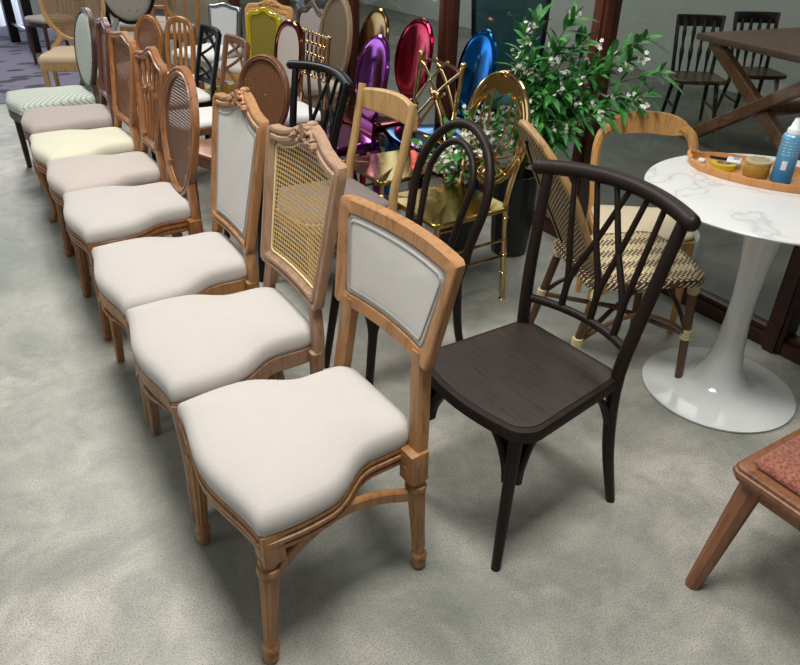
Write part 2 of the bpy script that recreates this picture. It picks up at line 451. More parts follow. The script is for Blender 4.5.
def panel(F, out, fw, mat, par, puff=.012, thick=.012, pipe=None, name='back_panel', both=True):
    inn = inset(out, fw - .004); c = sum((p for p in inn), V((0, 0))) / len(inn)
    mb = MB(); R_ = []
    if puff <= 0:
        R_ = [[F(c.x + (q.x - c.x) * s, c.y + (q.y - c.y) * s, 0) for q in inn] for s in (1, .75, .5, .25, .02)]
        mb.loft(R_, caps=False)
    else:
        L = [(1, .2), (.96, .62), (.88, .85), (.7, .95), (.4, 1), (.02, 1)]
        R_ = [[F(c.x + (q.x - c.x) * s, c.y + (q.y - c.y) * s, k * (thick)) for q in inn] for s, k in L[::-1]] + \
             [[F(c.x + (q.x - c.x) * s, c.y + (q.y - c.y) * s, -thick * .2 - k * puff) for q in inn] for s, k in L]
        mb.loft(R_)
    p = mb.build(name, mat, par, 50)
    if pipe:
        mb = MB(); mb.tube([F(q.x, q.y, -thick * .2 - puff * .62) for q in inset(out, fw + .005)], .0036, 6, True); mb.build('piping', pipe, p)
        if puff > 0:
            mb = MB(); mb.tube([F(q.x, q.y, -thick * .2 - puff * .84) for q in inset(out, fw + .015)], .0032, 6, True); mb.build('piping', pipe, p)
    return p
def crest_carving(F, v, w, h, mat, par, t=.02):
    mb = MB(); rnd = random.Random(3)
    for i in range(26):
        a = rnd.uniform(-1, 1); b = rnd.uniform(0, 1) * (1 - abs(a) ** 1.5)
        p = F(a * w / 2, v + b * h, -t * .6); s = rnd.uniform(.005, .009)
        mb.ball(p, (s * 1.3, t * .5, s), 8, 6)
    for sg in (-1, 1):
        sp_ = [F(sg * (w * .18 + .024 * cos(k * .7) * (1 - k / 12)), v + h * .35 + .024 * sin(k * .7) * (1 - k / 12), -t * .7) for k in range(11)]
        mb.tube(sp_, .005, 6)
        mb.tube(spl([F(sg * w * .15, v + h * .8, -t * .5), F(sg * w * .34, v + h * .3, -t * .6), F(sg * w * .5, v + h * .05, -t * .5), F(sg * w * .62, v - h * .15, -t * .4)], 5), (.0055, .002), 7)
    for k in range(5):
        a = (k - 2) * .42; mb.tube([F(0, v + h * .25, -t * .8), F(sin(a) * w * .18, v + h * .25 + cos(a) * h * .75, -t * .8)], (.004, .010), 7)
    mb.ball(F(0, v + h * .95, 0), (w * .10, t * .6, h * .2))
    mb.ball(F(0, v + h * .5, 0), (w * .26, t * .4, h * .45))
    return mb.build('crest_carving', mat, par)

def panel_chair(name, label, loc, rz, wd, seatm, outline, panm, cat='chair', group=None, wf=.45, wr=.38, d=.44, sh=.435, seat='louis', ch=.05, dome=.025,
                legs='turned', fw=.035, ft=.028, rk=.18, cv=.25, puff=.012, pipe=None, crest=None, posts=.24, post_w=.04, mould=True, post_from=None, stretch=False, backsplay=.04, seatscale=1.0, framemat=None, apron=0):
    T = thing(name, label, cat, loc, rz, group)
    out = seat_outline(wf, wr, d, seat)
    rail(out, sh - .055, sh, wd, T, .03, legs in ('turned', 'cabriole'))
    if seatm is not None: cushion('seat', out, sh, ch, seatm, T, seatscale, dome)
    if apron:
        mb = MB(); N = 24; top_, bot_ = [], []
        for i in range(N + 1):
            t = -1 + 2 * i / N; y = -d / 2 - .032 * (cos(t * pi) + 1) / 2 + .002; drop = .016 + .012 * abs(cos(t * 1.5 * pi)) * (1 - abs(t) ** 4)
            top_.append((t * wf * .44, y, sh - .05)); bot_.append((t * wf * .44, y, sh - .055 - drop))
        rings = [[a, b, (b[0], b[1] + .016, b[2]), (a[0], a[1] + .016, a[2])] for a, b in zip(top_, bot_)]
        mb.loft(rings); mb.ball((0, -d / 2 - .030, sh - .068), (.034, .010, .022))
        for sg in (-1, 1): mb.tube(spl([(sg * .03, -d / 2 - .034, sh - .066), (sg * .08, -d / 2 - .028, sh - .074), (sg * .13, -d / 2 - .016, sh - .066), (sg * .18, -d / 2 - .002, sh - .07)], 5), (.007, .004), 6)
        mb.build('apron_carving', wd, T)
    x0, yf, yr = wf / 2 - .022, -d / 2 + .022, d / 2 - .03
    x1 = wr / 2 + (.022 if seat == 'louis' else -.012)
    for s in (-1, 1):
        if legs == 'turned': turned_leg(s * x0, yf - .028, sh, wd, T, (0, .068))
        elif legs == 'cabriole': cabriole_leg(s * x0, yf, sh - .02, wd, T, s)
        elif legs == 'sabre': square_leg([(s * (x0 + .002), yf - .008, sh - .01), (s * (x0 + .002), yf - .004, sh * .5), (s * (x0 + .004), yf - .016, 0)], .044, .028, wd, T)
        else: square_leg([(s * x0, yf, sh - .01), (s * x0, yf, 0)], .042, .03, wd, T)
    F = back_map(yr, sh, rk, cv)
    top_v = min(p.y for p in outline); half = [p for p in outline if p.y < top_v + .05]
    for s in (-1, 1):                                     # rear leg and the post that carries the back are one stick
        if legs == 'turned': turned_leg(s * x1, yr + .030, sh, wd, T, (0, -.07))
        else: square_leg([(s * x1, yr, sh - .005), (s * x1, yr + .005, sh * .55), (s * (x1 + .004), yr + backsplay, 0)], .036, .028, wd, T)
        pu = post_from if post_from else x1
        q = F(s * (pu), posts, 0); b0 = V((s * x1, yr + .005, sh - .06))
        mb = MB(); Q = spl([b0, V((s * (x1 * .75 + pu * .25), yr + .006 + .3 * (q.y - yr), sh + .03)), (b0 * .25 + q * .75), q], 6)
        mb.sweep(Q, rsq(post_w, post_w * .8, .2), (0, 1, 0), False); mb.build('back_post', wd, T)
    back_frame(F, outline, fw, ft, framemat or wd, T, mould)
    if panm is not None: panel(F, outline, fw, panm, T, puff, .012, pipe)
    if crest: crest_carving(F, crest[0], crest[1], crest[2], framemat or wd, T, ft)
    if stretch:
        for s in (-1, 1):
            mb = MB(); Q = [(s * (x0 + (x1 - x0) * t), yf + (yr - yf) * t, sh * .66 + .082 * sin(pi * t ** .85)) for t in [i / 14 for i in range(15)]]
            mb.sweep(Q, rsq(.022, .032, .2), (0, 0, 1)); mb.build('stretcher', wd, T)
    return T

# ------------------------------------------------------------------ the setting
WX = 2.61
def box_obj(name, c, d, mat, kind='structure', par=None, bev=.004):
    mb = MB(); mb.box(c, d, bev); o = mb.build(name, mat, par)
    if kind and not par: o['kind'] = kind
    return o
FLOORM = floor_mat()
box_obj('floor', (2.5, 4.5, -.05), (11, 17, .1), FLOORM, bev=0)
mb = MB(); mb.box((-.6, 9.6, .004), (5.2, 5.1, .008), 0); o = mb.build('floor_carpet', carpet_mat()); o['kind'] = 'structure'
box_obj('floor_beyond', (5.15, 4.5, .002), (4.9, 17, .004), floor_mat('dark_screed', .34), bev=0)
WALLM = paint('grey_plaster', '8B8C87', .8)
WALLD = paint('dim_grey_wall', 'A5A8A0', .85)
box_obj('wall_back', (2.0, 12.55, 1.5), (10, .1, 3.0), WALLM, bev=0)
box_obj('wall_beyond', (6.6, 4.5, 1.5), (.1, 17, 3.0), WALLD, bev=0)
box_obj('light_block_beyond', (5.15, 4.5, 2.75), (5.0, 17, .1), WALLD, bev=0)  # unseen slab put in overhead to keep the room beyond the glass darker
GL = glass_mat('shop_glass', (.80, .84, .81))
posts = [.03, 1.25, 2.47, 3.71, 4.95, 6.2, 7.45, 8.7, 9.95]
for i, y in enumerate(posts):
    mb = MB(); mb.box((WX + .03, y, 1.35), (.09, .085, 2.7), .006); mb.box((WX - .02, y, 1.35), (.02, .05, 2.7), .004)
    o = mb.build('trim_%d' % (i + 1), FRAMEW if i != 1 else FRAMED); o['kind'] = 'structure'
for i in range(len(posts) - 1):
    y0, y1 = posts[i] + .0425, posts[i + 1] - .0425
    W = thing('window_%d' % (i + 1), None, None); W['kind'] = 'structure'
    mb = MB(); mb.box((WX + .03, (y0 + y1) / 2, .03), (.08, y1 - y0, .06), .006); mb.box((WX + .03, (y0 + y1) / 2, .07), (.05, y1 - y0, .03), .004)
    mb.box((WX + .03, (y0 + y1) / 2, 2.6), (.07, y1 - y0, .1), .005); mb.build('window_frame', FRAMED, W)
    mb = MB(); q = mb.ring([(WX + .03, y0, .07), (WX + .03, y0, 2.55), (WX + .03, y1, 2.55), (WX + .03, y1, .07)]); mb.bm.faces.new(q); mb.build('pane', GL, W, 0)

# ------------------------------------------------------------------ front row along the aisle
AX = .505
AY = [1.245, 1.775, 2.285, 2.905, 3.445, 3.935, 4.455, 4.985]
FM = face_minus_x
A1 = panel_chair('dining_chair', 'oak dining chair with a low curved linen back panel, nearest of the front row', (AX + .008, AY[0], 0), FM(3), HONEY, LINEN,
    rect_out(.665, .935, .41, .47, 0, .012, .0), LINEN2, wf=.48, wr=.335, d=.455, fw=.036, ft=.03, rk=.20, cv=.55, pipe=PIPE, posts=.69, post_from=.155, post_w=.046, stretch=True, ch=.055, mould=False)
A2 = panel_chair('dining_chair', 'limed oak chair with a carved crest and a tall natural cane back', (AX, AY[1], 0), FM(0), WASH, LINEN,
    rect_out(.565, .985, .41, .47, .05, .02, .0), CANE_Y, wf=.48, wr=.34, d=.46, fw=.042, ft=.03, rk=.19, cv=.35, puff=0, pipe=ROPE, posts=.60, post_from=.155, crest=(.985, .15, .05), legs='sabre', apron=1, ch=.055)
A3 = panel_chair('dining_chair', 'oak chair with a tall pale linen back under a carved crest, third from the front', (AX, AY[2], 0), FM(0), HONEY, LINEN,
    rect_out(.53, .975, .38, .45, .045, .02, .0), LINEN2, wf=.48, wr=.34, d=.46, fw=.038, ft=.03, rk=.19, cv=.3, posts=.56, post_from=.15, crest=(.975, .15, .05), legs='sabre', apron=1, pipe=PIPE, ch=.055)
A4 = panel_chair('dining_chair', 'brown oak chair with an open oval cane back and linen seat, in the front row', (AX, AY[3], 0), FM(0), BROWNOAK, LINEN,
    oval_out(.735, .225, .255, .12), CANE_B, wf=.47, wr=.34, d=.45, fw=.034, ft=.028, rk=.17, cv=.25, puff=0, posts=.60, post_from=.13, legs='turned', ch=.055)
# fifth: serpentine crest over turned spindles
def lyre_chair(loc, rz):
    T = panel_chair('dining_chair', 'oak chair with a serpentine crest rail over tapering turned spindles', loc, rz, BROWNOAK, LINEN3,
        rect_out(.545, .945, .27, .45, .045, .03, .0, .01), None, wf=.46, wr=.34, d=.45, fw=.034, rk=.17, cv=.2, posts=.6, post_from=.10, legs='turned', ch=.055)
    F = back_map(.225 - .03, .435, .17, .2)
    for u in (-1.5, -.5, .5, 1.5):
        mb = MB(); v0, v1 = .57, .945 + (.02 if abs(u) < 1 else -.012)
        N = 24; P = []; r = []
        for i in range(N + 1):
            t = i / N; P.append(F(u * (.035 + .05 * t ** 1.3), v0 + (v1 - v0) * t)); z = .006 + .004 * t
            z += .009 * math.exp(-((t - .62) / .03) ** 2) + .006 * math.exp(-((t - .86) / .04) ** 2); r.append(z)
        mb.tube(P, r, 8); mb.build('spindle', BROWNOAK, T)
    return T
lyre_chair((AX + .01, AY[4] - .05, 0), FM(1))
A6 = panel_chair('dining_chair', 'amber oak chair with a cream seat and narrow arched cane back', (AX + .01, AY[5] - .05, 0), FM(3), HONEY2, CREAM,
    rect_out(.545, .965, .34, .41, .02, .05, .0, .0), CANE_A, wf=.48, wr=.34, d=.45, fw=.032, rk=.16, cv=.25, puff=0, posts=.58, post_from=.13, legs='cabriole', ch=.055)
A7 = panel_chair('dining_chair', 'taupe seated chair with dark reddish brown back posts, behind the cream seat', (AX + .03, AY[6] - .02, 0), FM(-2), REDWOOD, TAUPE,
    rect_out(.56, .965, .28, .33, .02, .05), CANE_B, wf=.44, wr=.37, d=.45, fw=.03, rk=.15, cv=.2, puff=0, posts=.6, post_from=.12, legs='square', ch=.055)
A8 = panel_chair('dining_chair', 'dark walnut oval-back chair upholstered in pale green trellis fabric, last of the front row', (AX + .02, AY[7] - .02, 0), FM(3), WALNUT, DAMASK,
    oval_out(.735, .235, .235, .05), DAMASK, wf=.47, wr=.40, d=.47, fw=.028, rk=.17, cv=.2, puff=.02, posts=.58, post_from=.10, legs='square', ch=.055)

# ------------------------------------------------------------------ bentwood vine-back chairs
def vine_chair(label, loc, rz, wd, seatm, W=.43, top=.885):
    T = thing('bentwood_chair', label, 'chair', loc, rz)
    out = seat_outline(.44, .39, .43, 'round')
    mb = MB(); c = V((0, 0)); rings = []
    for s, z in ((.9, .415), (1, .418), (1.0, .44), (.985, .447), (.93, .449)): rings.append([(p.x * s, p.y * s, z) for p in out])
    mb.loft(rings); mb.build('seat_rim', wd, T)
    mb = MB(); rings = []
    for s, z in ((.93, .447), (.92, .4515), (.86, .4522), (.5, .4512), (.2, .4506), (.02, .4505)): rings.append([(p.x * s, p.y * s, z) for p in out])
    mb.loft(rings); mb.build('seat', seatm, T)
    for s in (-1, 1):
        tx = s * .165; round_leg((tx, -.17, .42), (s * .198, -.222, 0), .020, .0135, wd, T)
        # brackets bent from the leg to the seat
        for dx, dy in ((-s * .15, .0), (0, .15)):
            mb = MB(); P = spl([(tx + s * .012 + dx * .10, -.18 + dy * .10, .265), (tx + s * .008 + dx * .16, -.177 + dy * .16, .32), (tx + dx * .42, -.172 + dy * .45, .385), (tx + dx, -.165 + dy, .412)], 5)
            mb.sweep(P, rsq(.024, .034, .25), (0, 1, 0) if dx else (1, 0, 0)); mb.build('leg_bracket', wd, T)
        # rear leg runs up as the back post
        P = spl([(s * .215, .245, 0), (s * .19, .205, .22), (s * .18, .192, .43), (s * .197, .213, .62), (s * (W / 2 + .02), .265, top - .01)], 7)
        mb = MB(); mb.tube(P, (.014, .018, .0195, .018, .016), 12); mb.build('leg', wd, T)
        mb = MB(); P = spl([(s * .186, .185, .30), (s * .175, .15, .38), (s * .165, .10, .412)], 5); mb.sweep(P, rsq(.016, .022, .25), (1, 0, 0)); mb.build('leg_bracket', wd, T)
    def tp(u, v): return V((u * (.18 + (W / 2 + .02 - .18) * (v - .43) / (top - .43)), .192 + .073 * ((v - .43) / (top - .43)) ** 1.4 + .045 * (1 - u * u), v))
    mb = MB(); P = [tp(u, top + .012 * (1 - u * u)) for u in [(-1.12 + 2.24 * i / 24) for i in range(25)]]
    mb.tube(P, [.021] * 25, 12)
    for e in (P[0], P[-1]): mb.ball(e, (.021, .021, .021), 12, 8)
    mb.build('top_rail', wd, T)
    mb = MB(); mb.tube([tp(u, .525) for u in [(-1 + 2 * i / 16) for i in range(17)]], .0125, 10); mb.build('lower_rail', wd, T)
    for k, (b, ta, tb) in enumerate(((-.43, -.66, .12), (.11, -.36, .40), (.62, -.08, .68))):
        mb = MB(); mb.tube(spl([tp(b, .525), tp(b * .9 + ta * .1 + .03, .62), tp(b * .4 + ta * .6 + .03, .74), tp(ta, top)], 6), (.011, .0095, .008), 8); mb.build('back_spindle', wd, T)
        mb = MB(); mb.tube(spl([tp(b, .525), tp(b * .9 + tb * .1 - .01, .62), tp(b * .5 + tb * .5, .73), tp(tb, top)], 6), (.011, .0095, .008), 8); mb.build('back_spindle', wd, T)
    return T
vine_chair('espresso brown bentwood chair with crossing curved back spindles and a bare wooden seat', (1.13, 1.168, 0), FM(5), DARK, DARKSEAT, .40, .89).scale = (1, 1, 1.045)
vine_chair('black bentwood chair with arched top rail and crossing back spindles, behind the blond oak chair', (1.22, 3.08, 0), FM(5), BLACK, BLACK, .43, .865)

def thonet(loc, rz):
    T = thing('bentwood_chair', 'dark brown bentwood chair with a double hoop back', 'chair', loc, rz)
    N = 40; out = [V((.195 * cos(2 * pi * i / N), .195 * sin(2 * pi * i / N))) for i in range(N)]
    mb = MB(); mb.loft([[(p.x * s, p.y * s, z) for p in out] for s, z in ((.9, .415), (1, .418), (1.02, .43), (1, .447), (.92, .452))]); mb.build('seat_rim', DARK, T)
    mb = MB(); mb.loft([[(p.x * s, p.y * s, z) for p in out] for s, z in ((.92, .45), (.88, .454), (.5, .448), (.02, .446))]); mb.build('seat', DARKSEAT, T)
    for s in (-1, 1):
        round_leg((s * .13, -.135, .42), (s * .165, -.19, 0), .018, .013, DARK, T)
        for dx, dy in ((-s * .11, -.03), (s * .04, .12)):
            mb = MB(); mb.sweep(spl([(s * .142, -.155, .25), (s * .14 + dx * .1, -.15 + dy * .1, .34), (s * .13 + dx * .5, -.14 + dy * .5, .395), (s * .13 + dx, -.13 + dy, .412)], 5), rsq(.016, .026, .25), (0, 1, 0)); mb.build('leg_bracket', DARK, T)
    def hoop(w, y0, top, z0, w0, name, r):
        def yy(z): return y0 + .13 * ((z - z0) / (.92 - z0)) ** 1.25
        zc = top - w * 1.08; P = [(-w0, yy(z0), z0), (-(w0 * .5 + w * .5), yy((z0 + zc) / 2), (z0 + zc) / 2)]
        for k in range(9):
            a = pi - pi * k / 8; z = zc + w * 1.08 * sin(a); P.append((w * cos(a), yy(z), z))
        P += [(w0 * .5 + w * .5, yy((z0 + zc) / 2), (z0 + zc) / 2), (w0, yy(z0), z0)]
        mb = MB(); mb.tube(spl(P, 7), r, 10); mb.build(name, DARK, T)
    hoop(.205, .175, .92, .44, .17, 'outer_hoop', .0165)
    hoop(.125, .165, .865, .445, .09, 'inner_hoop', .0125)
    for s in (-1, 1): round_leg((s * .165, .175, .45), (s * .19, .25, 0), .0165, .0135, DARK, T, 10, (s * .172, .19, .22))
thonet((1.15, 1.90, 0), FM(0))

def blond_chair(loc, rz):
    T = thing('dining_chair', 'blond oak chair with a broad curved top rail and round posts', 'chair', loc, rz)
    out = seat_outline(.46, .42, .44, 'round'); rail(out, .40, .445, BLOND, T, .05, False); cushion('seat', out, .44, .02, MAUVE, T, .96, .004)
    for s in (-1, 1):
        round_leg((s * .19, -.18, .43), (s * .205, -.20, 0), .019, .014, BLOND, T)
        mb = MB(); mb.tube(spl([(s * .205, .25, 0), (s * .20, .205, .43), (s * .205, .245, .65), (s * .212, .29, .865)], 7), (.0145, .0195, .0185, .0165), 12); mb.build('leg', BLOND, T)
    mb = MB(); P = [(u * .225, .285 + .055 * (1 - u * u), .805) for u in [-1 + 2 * i / 20 for i in range(21)]]
    mb.sweep(P, rsq(.028, .115, .3), (0, 0, 1), False, [(1, .72 + .28 * (1 - (-1 + 2 * i / 20) ** 2)) for i in range(21)]); mb.build('top_rail', BLOND, T)
    mb = MB(); mb.tube([(s * .195, -.02, .25) for s in (-1, 1)], .01, 8); mb.build('stretcher', BLOND, T)
blond_chair((1.27, 2.62, 0), FM(0))

B5 = panel_chair('rattan_chair', 'brown chair with a round woven rattan back, beside the black bentwood chair', (1.20, 3.54, 0), FM(20), MIDBROWN, None,
    oval_out(.67, .19, .20, .06), CANE_D, wf=.40, wr=.36, d=.42, fw=.028, rk=.14, cv=.35, puff=0, posts=.56, post_from=.12, legs='square', seat='round')
mb = MB(); o_ = seat_outline(.40, .36, .42, 'round'); mb.loft([[(p.x * s, p.y * s, z) for p in o_] for s, z in ((.97, .433), (1.01, .436), (1.01, .452), (.96, .458), (.02, .452))]); mb.build('seat', BROWNOAK, B5)

def cross_chair(label, loc, rz, wd, seatm, W=.34, top=.86, diag=True):
    T = thing('cross_back_chair', label, 'chair', loc, rz)
    out = seat_outline(.38, .34, .38, 'round'); rail(out, .40, .44, wd, T, .05, False); cushion('seat', out, .44, .03, seatm, T, .97, .01)
    for s in (-1, 1):
        round_leg((s * .16, -.16, .42), (s * .17, -.18, 0), .018, .014, wd, T)
        mb = MB(); mb.sweep(spl([(s * .17, .22, 0), (s * .16, .175, .43), (s * W / 2, .225, .68), (s * W / 2, .265, top)], 6), rsq(.032, .026, .2), (0, 1, 0)); mb.build('leg', wd, T)
    def q(u, v): return V((u * W / 2, .175 + .09 * (v - .43) / (top - .43) + .03 * (1 - u * u), v))
    mb = MB(); mb.sweep([q(-1 + 2 * i / 14, top - .01) for i in range(15)], rsq(.022, .045, .25), (0, 0, 1)); mb.build('top_rail', wd, T)
    mb = MB(); mb.sweep([q(-1 + 2 * i / 10, .52) for i in range(11)], rsq(.02, .03, .25), (0, 0, 1)); mb.build('lower_rail', wd, T)
    vm = (top + .5) / 2
    for a, b in (((-.9, top - .02), (.9, vm)), ((.9, top - .02), (-.9, vm)), ((-.9, vm), (.9, .53)), ((.9, vm), (-.9, .53)), ((0, top - .02), (.9, vm + .08)), ((0, top - .02), (-.9, vm + .08)), ((0, .53), (.9, vm - .08)), ((0, .53), (-.9, vm - .08))):
        mb = MB(); mb.sweep([q(a[0] + (b[0] - a[0]) * i / 8, a[1] + (b[1] - a[1]) * i / 8) for i in range(9)], rsq(.012, .018, .2), (0, 1, 0)); mb.build('cross_slat', wd, T)
    return T
cross_chair('dark brown lattice-back chair with reddish corner, right of the black lattice chair', (1.20, 4.15, 0), FM(0), MIDBROWN, WHITE)
cross_chair('black lattice-back chair with a white seat pad in the middle rows', (1.23, 4.71, 0), FM(0), BLACK, WHITE, .34, .84)

def slat_chair(label, loc, rz, wd, seatm, W=.30, top=.95):
    T = thing('slat_back_chair', label, 'chair', loc, rz)
    out = seat_outline(.40, .36, .40, 'round'); rail(out, .40, .445, wd, T, .04, False); cushion('seat', out, .44, .04, seatm, T, 1, .01)
    for s in (-1, 1):
        square_leg([(s * .17, -.17, .43), (s * .17, -.18, 0)], .036, .026, wd, T)
        square_leg([(s * .16, .18, .44), (s * .165, .22, 0)], .034, .026, wd, T)
    F = back_map(.18, .43, .16, .2)
    P = [(-W / 2 * .92, .42), (-W / 2, .6), (-W / 2, top - .12), (-W / 2 * .8, top - .02), (0, top + .012), (W / 2 * .8, top - .02), (W / 2, top - .12), (W / 2, .6), (W / 2 * .92, .42)]
    mb = MB(); mb.sweep([F(p.x, p.y) for p in spl([(a, b, 0) for a, b in P], 6)], rsq(.036, .028, .3), (0, 1, 0)); mb.build('back_frame', wd, T)
    for u in (-.42, 0, .42):
        mb = MB(); mb.sweep([F(u * W / 2, .47 + (top - .47) * i / 6) for i in range(7)], rsq(.024, .012, .3), (0, 1, 0)); mb.build('back_slat', wd, T)
    return T
slat_chair('honey oak chair with a round-shouldered back of upright slats', (1.28, 5.16, 0), FM(38), HONEY2, WHITE, .21, .82)
panel_chair('dining_chair', 'slim honey oak chair with a round-topped oval panel back, left of the slat-back chair', (1.17, 5.61, 0), FM(35), HONEY2, LINEN3,
    oval_out(.63, .13, .18, .04), CANE_A, wf=.40, wr=.36, d=.42, fw=.03, rk=.16, cv=.2, puff=0, posts=.48, post_from=.09, legs='square', seat='round')

# ------------------------------------------------------------------ gold chairs
def gold_base(label, loc, rz, seatm, W=.40, cat='chair'):
    T = thing('gold_chair', label, cat, loc, rz)
    mb = MB(); out = seat_outline(W, W - .04, .40, 'sq'); mb.loft([[(p.x * s, p.y * s, z) for p in out] for s, z in ((.99, .435), (1, .438), (1, .452), (.98, .456), (.02, .452))]); mb.build('seat', seatm, T)
    def bamboo(P, r):
        m = MB(); Q = spl(P, 6); m.tube(Q, r, 10)
        for t in (.22, .45, .68, .9):
            i = min(len(Q) - 1, int(t * len(Q))); m.ball(Q[i], (r * 1.45, r * 1.45, r * .55), 10, 6)
        return m
    for s in (-1, 1):
        bamboo([(s * (W / 2 - .02), -.18, .44), (s * (W / 2 - .015), -.185, 0)], .0125).build('leg', GOLD, T)
        bamboo([(s * (W / 2 - .035), .185, .46), (s * (W / 2 - .03), .215, 0)], .0125).build('leg', GOLD, T)
        for z in (.30, .22):
            mb = MB(); mb.tube([(s * (W / 2 - .018), -.182, z), (s * (W / 2 - .03), .20, z)], .007, 8); mb.build('stretcher', GOLD, T)
    for z in (.33, .25):
        mb = MB(); mb.tube([(-(W / 2 - .018), -.182, z), (W / 2 - .018, -.182, z)], .007, 8); mb.build('stretcher', GOLD, T)
    return T
T = gold_base('polished gold chair with an oval back of looping rods', (1.70, 2.33, 0), FM(0), GOLDP)
F = back_map(.185, .45, .16, .1)
ov = oval_out(.735, .195, .225, .05)
for d, r in ((0, .0105), (.022, .007)):
    mb = MB(); mb.tube([F(q.x, q.y) for q in inset(ov, d)], r, 8, True); mb.build('back_hoop', GOLD, T)
for s in (-1, 1):
    mb = MB(); mb.tube(spl([F(s * .165, .45), F(s * .165, .53), F(s * .185, .66)], 5), .011, 8); mb.build('back_post', GOLD, T)
    for k in range(4):
        a = .03 + .042 * k
        mb = MB(); mb.tube(spl([F(s * .035 * (k % 2 + .3), .955 - .012 * k), F(s * (a + .03), .87 - .03 * k), F(s * (a + .025), .73 - .03 * k), F(s * (.0 - .02 * k), .60), F(-s * (.035 + .03 * k), .53 + .012 * k)], 7), .0058, 7); mb.build('loop_rod', GOLD, T)
mb = MB(); mb.loft([[F(x, v, o) for x, v in ((-.12, .925), (-.05, .95), (.05, .95), (.12, .925), (.10, .875), (.06, .90), (0, .875), (-.06, .90), (-.10, .875))] for o in (-.008, .008)]); mb.build('crest_plate', GOLDP, T)
mb = MB(); mb.ball(F(0, .96), (.016, .014, .016)); mb.build('finial', GOLD, T)

T = gold_base('polished gold chair with square posts and crossing struts, behind the loop-back gold chair', (1.76, 2.87, 0), FM(0), GOLDP)
F = back_map(.185, .45, .14, .05)
for s in (-1, 1):
    mb = MB(); mb.tube([F(s * .17, .45), F(s * .175, .915)], .011, 8); mb.ball(F(s * .175, .925), .015); mb.build('back_post', GOLD, T)
for v in (.895, .55):
    mb = MB(); mb.tube([F(u * .175, v + .015 * (1 - u * u)) for u in (-1, -.5, 0, .5, 1)], .0085, 8); mb.build('back_rail', GOLD, T)
for a, b in (((-1, .90), (1, .60)), ((1, .90), (-1, .60)), ((-1, .70), (.3, .92)), ((1, .70), (-.3, .92)), ((-.8, .56), (.35, .78)), ((.8, .56), (-.35, .78))):
    mb = MB(); mb.tube(spl([F(a[0] * .175, a[1]), F((a[0] + b[0]) * .0875, (a[1] + b[1]) / 2 + .02), F(b[0] * .175, b[1])], 6), .0075, 8); mb.build('strut', GOLD, T)
mb = MB(); mb.ball(F(0, .755, -.005), (.03, .014, .03), 12, 8); mb.build('medallion', GOLD, T)

T = gold_base('small gold ballroom chair with beaded spindles and a white cushion', (1.63, 3.93, 0), FM(0), GOLDP)
cushion('cushion', seat_outline(.38, .36, .38, 'round'), .452, .045, WHITE, T, 1, .012)
F = back_map(.185, .45, .12, .1)
for u in range(-3, 4):
    mb = MB(); x = u / 3 * .165; mb.tube([F(x, .45 if abs(u) == 3 else .66), F(x, .90)], .0085 if abs(u) == 3 else .006, 8)
    for v in ((.90,) if abs(u) == 3 else (.72, .78, .84)): mb.ball(F(x, v), .0125, 8, 6)
    mb.build('spindle', GOLD, T)
for v in (.895, .66):
    mb = MB(); mb.tube([F(-.165 + .33 * i / 8, v) for i in range(9)], .008, 8)
    for i in range(9): mb.ball(F(-.165 + .33 * i / 8, v), .011, 8, 6)
    mb.build('back_rail', GOLD, T)

# ------------------------------------------------------------------ mirror-finish coloured chairs
def ghost(label, loc, rz, mat, top=.93, a=.21):
    T = thing('mirror_chair', label, 'chair', loc, rz)
    out = seat_outline(.46, .40, .44, 'round')
    mb = MB(); mb.loft([[(p.x * s, p.y * s, z) for p in out] for s, z in ((.9, .40), (.99, .405), (1.01, .43), (.98, .45), (.9, .452), (.5, .445), (.02, .443))]); mb.build('seat', mat, T, 60)
    F = back_map(.20, .45, .2, .55); b = (top - .52) / 2; ov = oval_out(.52 + b, a, b, .06)
    panel(F, ov, 0, mat, T, .012, .008, None, 'back_shell')
    mb = MB(); mb.tube([F(q.x, q.y) for q in ov], .012, 8, True); mb.build('back_rim', mat, T)
    mb = MB(); mb.loft([[F(u * .12, .53, o) for u, o in ((-1, -.012), (1, -.012), (1, .012), (-1, .012))], [F(u * .15, .43, o) for u, o in ((-1, -.014), (1, -.014), (1, .014), (-1, .014))]]); mb.build('back_neck', mat, T)
    for s in (-1, 1):
        square_leg([(s * .19, -.18, .42), (s * .195, -.185, .2), (s * .20, -.20, 0)], .044, .026, mat, T)
        square_leg([(s * .17, .18, .42), (s * .175, .19, .2), (s * .18, .24, 0)], .040, .026, mat, T)
    return T
ghost('shiny purple mirror-finish chair with an oval back', (1.70, 3.45, 0), FM(-6), PURPLE, .945, .185)
ghost('shiny crimson mirror-finish chair with an oval back', (2.15, 3.73, 0), FM(-4), CRIMSON, .965, .20)
ghost('shiny blue mirror-finish chair with an oval back', (2.22, 3.22, 0), FM(-6), BLUE, .97, .17)
ghost('shiny bronze mirror-finish chair behind the purple one', (2.12, 4.17, 0), FM(-4), BRONZE, .97, .19)

